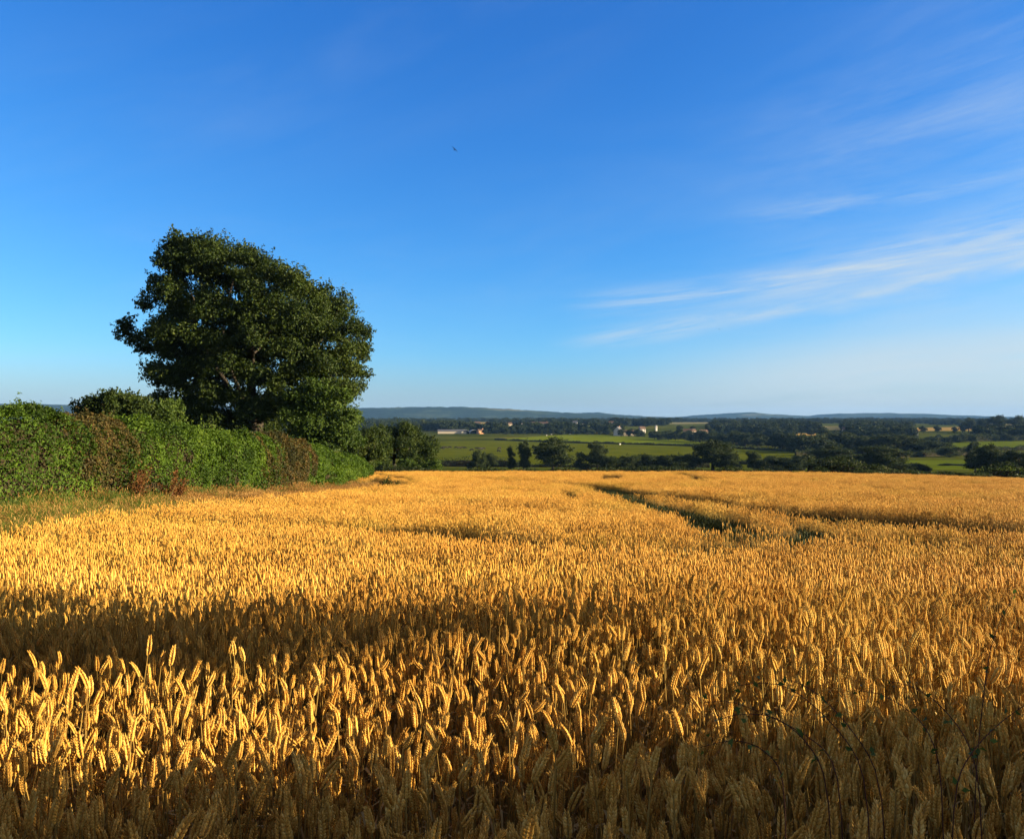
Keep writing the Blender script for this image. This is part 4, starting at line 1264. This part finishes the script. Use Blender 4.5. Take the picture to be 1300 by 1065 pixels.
she = [(0, 1), (0, 2), (2, 3), (3, 4), (1, 5), (5, 6), (1, 7), (7, 8), (2, 9), (9, 10), (2, 11), (11, 12)]
sheep_me = skin_animal(shj, she, 'sheep')
M['wool'] = plain_mat('wool', (.55, .52, .45), (.72, .69, .62), 6, .95, .1)
sheep_me.materials.append(M['wool'])
for px, py, s, lb in [(694, 553.8, 1.6, 'white sheep at the top left of the bright green field'), (700, 552.6, 1.5, 'white sheep a step right of the top left one'), (724, 552.2, 1.7, 'white sheep on the crest of the bright green field'), (787, 565.5, 1.5, 'white sheep alone by the thin dividing hedge')]:
    p = unproj(px, py)
    o = bpy.data.objects.new('sheep', sheep_me); COL.objects.link(o)
    o.location = (p[0], p[1], p[2] + .2); o.scale = (s,) * 3; o.rotation_euler = (0, 0, random.uniform(0, 6))
    tag(o, lb, 'sheep', 'white sheep on the bright field')

# ------------------------------------------------------------------ village
M['white'] = plain_mat('white_render', (.44, .42, .39), (.52, .50, .47), 2, .9)
M['brick'] = plain_mat('orange_brick', (.42, .22, .12), (.52, .30, .17), 2, .9)
M['stone'] = plain_mat('pale_stone', (.52, .44, .33), (.62, .54, .42), 2, .9)
M['slate'] = plain_mat('grey_slate', (.07, .075, .085), (.12, .12, .13), 2, .7)
M['tile'] = plain_mat('brown_tile', (.07, .045, .032), (.12, .075, .05), 2, .8)
M['tin'] = plain_mat('grey_tin', (.26, .28, .30), (.38, .40, .42), .5, .6)
M['glass'] = plain_mat('window_glass', (.02, .025, .03), (.04, .045, .05), 2, .15, .6)
M['barn_shade'] = plain_mat('barn_inside', (.012, .012, .014), (.02, .02, .02), 1, .9)  # near-black stands in for the shade inside the open barns

def box(mb, x0, x1, y0, y1, z0, z1, mat=0):
    v = [[x0, y0, z0], [x1, y0, z0], [x1, y1, z0], [x0, y1, z0], [x0, y0, z1], [x1, y0, z1], [x1, y1, z1], [x0, y1, z1]]
    mb.add(v, [[0, 1, 5, 4], [1, 2, 6, 5], [2, 3, 7, 6], [3, 0, 4, 7], [4, 5, 6, 7], [3, 2, 1, 0]], None, mat)
def gable_wall(mb, L, W, H, RH):
    l, w = L / 2, W / 2
    v = [[-l, -w, 0], [l, -w, 0], [l, w, 0], [-l, w, 0], [-l, -w, H], [l, -w, H], [l, w, H], [-l, w, H], [-l, 0, H + RH], [l, 0, H + RH]]
    mb.add(v, [[0, 1, 5, 4], [1, 2, 6, 5], [2, 3, 7, 6], [3, 0, 4, 7]], [[5, 6, 9], [7, 4, 8]])
def gable_roof(mb, L, W, H, RH, ov=.35, th=.2):
    l, w = L / 2 + ov, W / 2 + ov
    e = H - ov * RH / (W / 2) + .03
    for dz in (0, th): pass
    v = []
    for dz in (.03, th): v += [[-l, -w, e + dz], [l, -w, e + dz], [l, 0, H + RH + dz], [-l, 0, H + RH + dz], [l, w, e + dz], [-l, w, e + dz]]
    mb.add(v, [[6, 7, 8, 9], [9, 8, 10, 11], [0, 3, 2, 1], [3, 5, 4, 2], [0, 1, 7, 6], [5, 11, 10, 4], [1, 2, 8, 7], [2, 4, 10, 8], [3, 0, 6, 9], [5, 3, 9, 11]])

def house(px, d, L, W, H, RH, rz, wall, roof, label, name='house', group=None, wins=3, lift=0, parts=True):
    x = (px - CX) / F * d
    root = empty(name, (x, d, G1(x, d) - .1 + lift), rz); tag(root, label, name.split('_')[-1] if name != 'house' else 'house', group)
    a = MB(); gable_wall(a, L, W, H, RH); a.build('wall', M[wall], root)
    b = MB(); gable_roof(b, L, W, H, RH); ro = b.build('roof', M[roof], root)
    if wins:
        c = MB(); box(c, L * .32, L * .32 + .8, -.35, .35, H + RH * .6, H + RH + 1.1); c.build('chimney', M['brick'], ro)
        for sgn in (-1, 1):
            for i in range(wins):
                wx = (i + .5) / wins * L - L / 2
                for z in ([1.0, 3.6] if H > 4.5 else [1.0]):
                    wv = MB(); y = sgn * W / 2; box(wv, wx - .5, wx + .5, min(y, y + sgn * .05), max(y, y + sgn * .05), z, z + 1.2)
                    wv.build('window', M['glass'], root)
    return root

house(785, 925, 9, 8, 6, 4, R(62), 'white', 'slate', 'white gabled house catching the sun at the wood edge')
house(803, 935, 22, 8, 3.6, 2.4, R(4), 'stone', 'tile', 'long low straw coloured barn right of the white gabled house', 'barn', wins=0)
house(610, 985, 7.5, 6, 3.6, 1.8, R(30), 'brick', 'tile', 'orange brick house beside the arched barns')
house(686, 1270, 30, 10, 5.5, 2, R(-3), 'stone', 'tile', 'long pale building above the village trees', 'hall_building', wins=6, lift=1.5)

def arched_barn(px, d, label, wspan=10.0):
    x = (px - CX) / F * d
    root = empty('arched_barn', (x, d, G1(x, d)), R(8)); tag(root, label, 'barn', 'arched barns by the brick house')
    n = 14; a = np.linspace(0, math.pi, n); Ln = 22
    rings = []
    for y in (0, Ln):
        for rr in (wspan / 2, wspan / 2 - .25):
            rings.append(np.stack([np.cos(a) * rr, np.full(n, y), np.sin(a) * rr * .8 + .6], 1))
    v = np.concatenate(rings); q = []
    for i in range(n - 1):
        q += [[i, i + 1, 2 * n + i + 1, 2 * n + i], [n + i, 3 * n + i, 3 * n + i + 1, n + i + 1], [i, n + i, n + i + 1, i + 1]]
    m = MB(); m.add(v, q); m.build('roof', M['tin'], root, smooth=True)
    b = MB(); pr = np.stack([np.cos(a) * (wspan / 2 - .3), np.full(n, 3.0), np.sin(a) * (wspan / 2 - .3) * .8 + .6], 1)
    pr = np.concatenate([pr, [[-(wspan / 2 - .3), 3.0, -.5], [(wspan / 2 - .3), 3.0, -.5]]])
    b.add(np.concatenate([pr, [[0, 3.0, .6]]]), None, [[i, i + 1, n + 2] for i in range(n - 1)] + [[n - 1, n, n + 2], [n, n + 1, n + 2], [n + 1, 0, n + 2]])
    b.build('wall', M['barn_shade'], root)  # dark panel set back in the arch in place of real interior shade
    s = MB()
    for sx in (-1, 1): box(s, sx * (wspan / 2) - .12, sx * (wspan / 2) + .12, 0, Ln, -.5, .62)
    s.build('side_panel', M['white'], root)
for px, lb in ((591, 'left one of the two arched open barns below the village'), (602, 'right one of the two arched open barns beside the brick house')): arched_barn(px, 985, lb)
house(574, 990, 34, 10, 3.2, 1.6, R(4), 'stone', 'slate', 'long dark roofed shed left of the arched barns', 'shed', wins=0)

def tower():
    d = 1100; px = 833; x = (px - CX) / F * d
    root = empty('church_tower', (x, d, G1(x, d)), R(20)); tag(root, 'small white tower standing alone in the dark wood', 'tower')
    m = MB(); box(m, -1.2, 1.2, -1.2, 1.2, 0, 6.5); m.build('wall', M['white'], root)
    r = MB(); v = [[-1.4, -1.4, 6.51], [1.4, -1.4, 6.51], [1.4, 1.4, 6.51], [-1.4, 1.4, 6.51], [0, 0, 8.3]]
    r.add(v, [[3, 2, 1, 0]], [[0, 1, 4], [1, 2, 4], [2, 3, 4], [3, 0, 4]]); r.build('roof', M['slate'], root)
    w = MB(); box(w, -.4, .4, -1.26, -1.205, 4, 5.5); w.build('window', M['glass'], root)
tower()

def small_house_mesh(L, W, H, RH, wall, roof):
    mb = MB(); gable_wall(mb, L, W, H, RH)
    rb = MB(); gable_roof(rb, L, W, H, RH); mb.add(np.concatenate(rb.v), np.concatenate(rb.q), None, 1)
    for sgn in (-1, 1):
        for wx in (-L * .28, L * .28):
            y = sgn * W / 2; box(mb, wx - .6, wx + .6, min(y, y + sgn * .06), max(y, y + sgn * .06), 1, 2.4, 2); box(mb, wx - .6, wx + .6, min(y, y + sgn * .06), max(y, y + sgn * .06), 3.6, 4.9, 2)
    return mb.mesh('village_house', [M[wall], M[roof], M['glass']])
HM = [small_house_mesh(9, 7, 5.6, 3, 'white', 'slate'), small_house_mesh(11, 7, 5.6, 3, 'stone', 'tile'), small_house_mesh(8, 7, 5.6, 3.4, 'white', 'tile')]
for px, d, up in HOUSES:
    x = (px - CX) / F * d
    o = bpy.data.objects.new('village_house', random.choice(HM)); COL.objects.link(o)
    o.location = (x, d, G1(x, d) + up * .45); o.rotation_euler = (0, 0, random.uniform(-.7, .9)); o.scale = (random.uniform(.7, .9),) * 3
    tag(o, 'small pale house half hidden among the trees of the far village', 'house', 'far village houses')

# ------------------------------------------------------------------ unseen hedge and tree added to cast shade on the near wheat
SUN_EL = R(13); SUN_AZ = R(95)      # azimuth clockwise from the view direction (+Y): low at the right
SD = np.array([math.sin(SUN_AZ) * math.cos(SUN_EL), math.cos(SUN_AZ) * math.cos(SUN_EL), math.sin(SUN_EL)])
def side_hedge():
    rg = np.random.default_rng(101)
    base = np.array([9.0, -2.6, G1(9.0, -2.6)])
    root = empty('shade_hedge', base); tag(root, 'unseen hedge added right of the viewpoint to shade the nearest wheat', 'hedge')
    n = 60000
    y = rg.uniform(-4.2, 4.7, n)
    top = np.interp(y, [-4.2, 2.9, 3.45, 4.15, 4.5], [3.4, 3.4, 2.95, 2.5, 1.9])
    hv = top + .60 * (vnoise(np.stack([y / .5, y * 0, y * 0], 1), 3) - .5) + .25 * (vnoise(np.stack([y / .25, y * 0, y * 0], 1), 4) - .5)
    z = hv * rg.random(n) ** .7
    P = np.stack([rg.normal(0, .4, n), y + rg.normal(0, .04, n), z], 1)
    mb = MB(); leaves(mb, P, np.tile([1., 0, .4], (n, 1)), .075 * rg.uniform(.6, 1.3, n), rg.random(n), rg=rg)
    mb.build('foliage', M['hedge'], root)
    tb = MB()
    for q in np.arange(-4, 4, .3): tube(tb, [[0, q, -.1], [rg.normal(0, .1), q, 1.2], [rg.normal(0, .1), q + rg.normal(0, .1), 2.2]], [.03, .02, .006], 5)
    tb.build('stem', M['bark'], root)
side_hedge()

def side_sapling():
    """unseen tree added at right, crown shaped to shade wheat at lower left"""
    rg = np.random.default_rng(103)
    hs_ = SD / math.hypot(SD[0], SD[1])
    blobs = []
    ctrs = [(x, 784 - 18 * math.exp(-((x - 60) / 130) ** 2) + rg.uniform(-7, 7), .20) for x in range(-460, 110, 42)] + \
           [(x, 803 + rg.uniform(-6, 6), .21) for x in range(-440, 170, 44)] + [(x, 824 + rg.uniform(-7, 7), .20) for x in range(-460, 215, 44)] + \
           [(x, 846 + rg.uniform(-7, 7), .17) for x in range(-440, 250, 46)]
    ctrs = [c for c in ctrs if rg.random() > .16] + [(270, 852, .10), (160, 778, .10), (205, 790, .11)]
    for (px, py, r) in ctrs:
        p = unproj(px, py, EH); p[2] += EH
        t = 9.6 - p[0] * 1.0
        blobs.append((p + hs_ * t, r))
    m = np.mean([b[0] for b in blobs], 0)
    base = np.array([m[0], m[1], G1(m[0], m[1])])
    root = empty('shade_tree', base); tag(root, 'unseen young tree added right of the viewpoint to shade the wheat at lower left', 'tree')
    mb = MB(); crown(mb, [(*(b - base), r) for b, r in blobs], 1500, .06, rg, sub=10, subr=.55, flat=.9)
    mb.build('crown', M['bush'], root)
    tb = MB()
    zt = float(np.min([b[0][2] for b in blobs])) - base[2]
    tube(tb, [[0, 0, -.1], [0, 0, zt * .6], [0, 0, zt]], [.05, .04, .03], 7)
    for b, r in blobs: limb(tb, [0, 0, zt * .9], b - base, .02, .006, rg, .05, 5, 5)
    tb.build('trunk', M['bark'], root)
side_sapling()

# ------------------------------------------------------------------ haze
def haze():
    mb = MB(); box(mb, -9800, 9800, -9800, 9800, -30, 130)
    m, nt, out = new_mat('haze_air')
    pv = N(nt, 'ShaderNodeVolumePrincipled')
    pv.inputs['Color'].default_value = (.20, .46, 1.0, 1)
    pv.inputs['Density'].default_value = 3.9e-5
    pv.inputs['Anisotropy'].default_value = 0.0
    nt.links.new(pv.outputs[0], out.inputs['Volume'])
    o = mb.build('haze', m)
    tag(o, 'thin pale summer haze over the valley', 'haze', kind='stuff')
haze()

# ------------------------------------------------------------------ sun and sky
sl = bpy.data.lights.new('sun', 'SUN'); so = bpy.data.objects.new('sun', sl); COL.objects.link(so)
sl.energy = 5.0; sl.angle = R(.53); sl.color = (1.0, .79, .49)
so.rotation_euler = Vector(-SD).to_track_quat('-Z', 'Y').to_euler()

w = bpy.data.worlds.new('World'); scene.world = w; w.use_nodes = True
nt = w.node_tree; nt.nodes.clear()
out = N(nt, 'ShaderNodeOutputWorld'); bg = N(nt, 'ShaderNodeBackground')
bg.inputs['Strength'].default_value = .05
sky = N(nt, 'ShaderNodeTexSky', sky_type='NISHITA'); sky.sun_disc = False
sky.sun_elevation = SUN_EL; sky.sun_rotation = SUN_AZ
sky.altitude = 60; sky.air_density = 1.0; sky.dust_density = .3; sky.ozone_density = 4.0
hs = N(nt, 'ShaderNodeHueSaturation'); hs.inputs['Saturation'].default_value = 1.0; hs.inputs['Value'].default_value = 1.0
# film response of the sky colour, channel by channel
sc_ = N(nt, 'ShaderNodeSeparateColor'); nt.links.new(sky.outputs[0], sc_.inputs[0])
cc_ = N(nt, 'ShaderNodeCombineColor')
for ch, (g_, k_) in enumerate(((1.519, .90), (1.12, 1.0), (.80, 1.22))):
    a_ = N(nt, 'ShaderNodeMath', operation='MULTIPLY'); a_.inputs[1].default_value = .187
    p_ = N(nt, 'ShaderNodeMath', operation='POWER'); p_.inputs[1].default_value = g_
    m_ = N(nt, 'ShaderNodeMath', operation='MULTIPLY'); m_.inputs[1].default_value = k_ / .2
    nt.links.new(sc_.outputs[ch], a_.inputs[0]); nt.links.new(a_.outputs[0], p_.inputs[0]); nt.links.new(p_.outputs[0], m_.inputs[0]); nt.links.new(m_.outputs[0], cc_.inputs[ch])
nt.links.new(cc_.outputs[0], hs.inputs['Color'])
# cirrus: streaks stretched along a shallow slope, laid out by compass bearing and height above the horizon
tc = N(nt, 'ShaderNodeTexCoord'); sep = N(nt, 'ShaderNodeSeparateXYZ'); nt.links.new(tc.outputs['Generated'], sep.inputs[0])
def mth(op, a, b=None, c=None, clamp=False):
    n = N(nt, 'ShaderNodeMath', operation=op, use_clamp=clamp)
    for k, v in enumerate((a, b, c)):
        if v is None: continue
        if isinstance(v, (int, float)): n.inputs[k].default_value = v
        else: nt.links.new(v, n.inputs[k])
    return n.outputs[0]
az = mth('ARCTAN2', sep.outputs['X'], sep.outputs['Y'])
hyp = mth('SQRT', mth('ADD', mth('MULTIPLY', sep.outputs['X'], sep.outputs['X']), mth('MULTIPLY', sep.outputs['Y'], sep.outputs['Y'])))
el = mth('ARCTAN2', sep.outputs['Z'], hyp)
def band(a0, e0, slope, width, amin, amax, soft, scale, stretch, seed, lo, hi):
    """a streak of cirrus along the line el = e0 + slope*(az-a0)"""
    v = mth('SUBTRACT', el, mth('MULTIPLY_ADD', mth('SUBTRACT', az, a0), slope, e0))
    g = mth('POWER', 2.718, mth('MULTIPLY', mth('POWER', mth('ABSOLUTE', mth('DIVIDE', v, width)), 2.0), -1.0))
    r0 = N(nt, 'ShaderNodeMapRange', interpolation_type='SMOOTHSTEP'); nt.links.new(az, r0.inputs[0])
    r0.inputs[1].default_value = amin; r0.inputs[2].default_value = amin + soft
    cmb = N(nt, 'ShaderNodeCombineXYZ')
    nt.links.new(mth('MULTIPLY', az, scale / stretch), cmb.inputs[0]); nt.links.new(mth('MULTIPLY', v, scale), cmb.inputs[1]); cmb.inputs[2].default_value = seed
    nz = noise(nt, 1.0, 7, .62, cmb.outputs[0]); nz.inputs['Distortion'].default_value = .35
    r1 = N(nt, 'ShaderNodeMapRange', interpolation_type='SMOOTHSTEP'); nt.links.new(nz.outputs['Fac'], r1.inputs[0])
    r1.inputs[1].default_value = lo; r1.inputs[2].default_value = hi
    return mth('MULTIPLY', mth('MULTIPLY', g, r0.outputs[0]), r1.outputs[0])
bands = [
    (.28, .153, .085, .014, .04, .7, .12, 75, 14, 1.3, .30, .68, .52),
    (.44, .180, .125, .022, .20, .7, .20, 65, 13, 4.1, .30, .72, .52),
    (.40, .172, .10, .036, .10, .7, .30, 22, 7, 31.7, .22, .78, .50),
    (.20, .110, .145, .011, .03, .7, .10, 50, 8, 7.7, .30, .66, .50),
    (.34, .118, .10, .022, .05, .7, .25, 26, 7, 37.7, .25, .80, .34),
    (.42, .050, .075, .052, .02, .7, .42, 18, 9, 11.1, .05, .62, .85),
    (.42, .238, .06, .016, .20, .7, .20, 34, 8, 15.2, .34, .76, .50),
    (.46, .29, .12, .04, .20, .7, .25, 24, 6, 43.2, .34, .85, .36),
    (.50, .36, .20, .080, .15, .7, .35, 16, 6, 23.2, .30, .85, .34),
    (.0, .16, .10, .14, -.7, .7, .30, 9, 4, 19.2, .40, .95, .16),
    (-.40, .34, .35, .09, -.8, .7, .30, 12, 5, 27.2, .38, .90, .10),
]
tot = None
for b in bands:
    x = mth('MULTIPLY', band(*b[:12]), b[12])
    tot = x if tot is None else mth('ADD', tot, x, clamp=True)
hi_ = N(nt, 'ShaderNodeMapRange', interpolation_type='SMOOTHSTEP'); nt.links.new(el, hi_.inputs[0]); hi_.inputs[1].default_value = .55; hi_.inputs[2].default_value = .95  # warm cover added to the sky out of view, to warm the shadows
sd_ = N(nt, 'ShaderNodeMapRange', interpolation_type='SMOOTHSTEP'); nt.links.new(mth('ABSOLUTE', az), sd_.inputs[0]); sd_.inputs[1].default_value = .85; sd_.inputs[2].default_value = 1.4
nz_ = noise(nt, 2.2, 5, .6, tc.outputs['Generated'])
fill_veil = mth('MULTIPLY', mth('MAXIMUM', hi_.outputs[0], sd_.outputs[0]), mth('MULTIPLY_ADD', nz_.outputs['Fac'], .8, .15))
vm = N(nt, 'ShaderNodeMixRGB'); nt.links.new(fill_veil, vm.inputs[0]); nt.links.new(hs.outputs[0], vm.inputs[1]); vm.inputs[2].default_value = (2.3, 1.9, 1.5, 1)
# dull haze bank hugging the horizon
hz = N(nt, 'ShaderNodeMapRange', interpolation_type='SMOOTHSTEP'); nt.links.new(el, hz.inputs[0])
hz.inputs[1].default_value = -.02; hz.inputs[2].default_value = .085; hz.inputs[3].default_value = .75; hz.inputs[4].default_value = 0
mz = N(nt, 'ShaderNodeMixRGB'); nt.links.new(hz.outputs[0], mz.inputs[0]); nt.links.new(vm.outputs[0], mz.inputs[1]); mz.inputs[2].default_value = (1.85, 2.25, 2.5, 1)
mix = N(nt, 'ShaderNodeMixRGB'); nt.links.new(tot, mix.inputs[0]); nt.links.new(mz.outputs[0], mix.inputs[1])
mix.inputs[2].default_value = (3.15, 3.65, 3.95, 1)
nt.links.new(mix.outputs[0], bg.inputs[0]); nt.links.new(bg.outputs[0], out.inputs[0])

# ------------------------------------------------------------------ render settings
scene.render.engine = 'CYCLES'
cy = scene.cycles
cy.max_bounces = 6; cy.diffuse_bounces = 3; cy.glossy_bounces = 2; cy.transmission_bounces = 4; cy.volume_bounces = 0
cy.use_denoising = True
cy.use_adaptive_sampling = True; cy.adaptive_threshold = .01
cy.caustics_reflective = False; cy.caustics_refractive = False
vs = scene.view_settings
vs.view_transform = 'Standard'; vs.look = 'None'; vs.gamma = 1; vs.use_curve_mapping = False
vs.exposure = 2.0
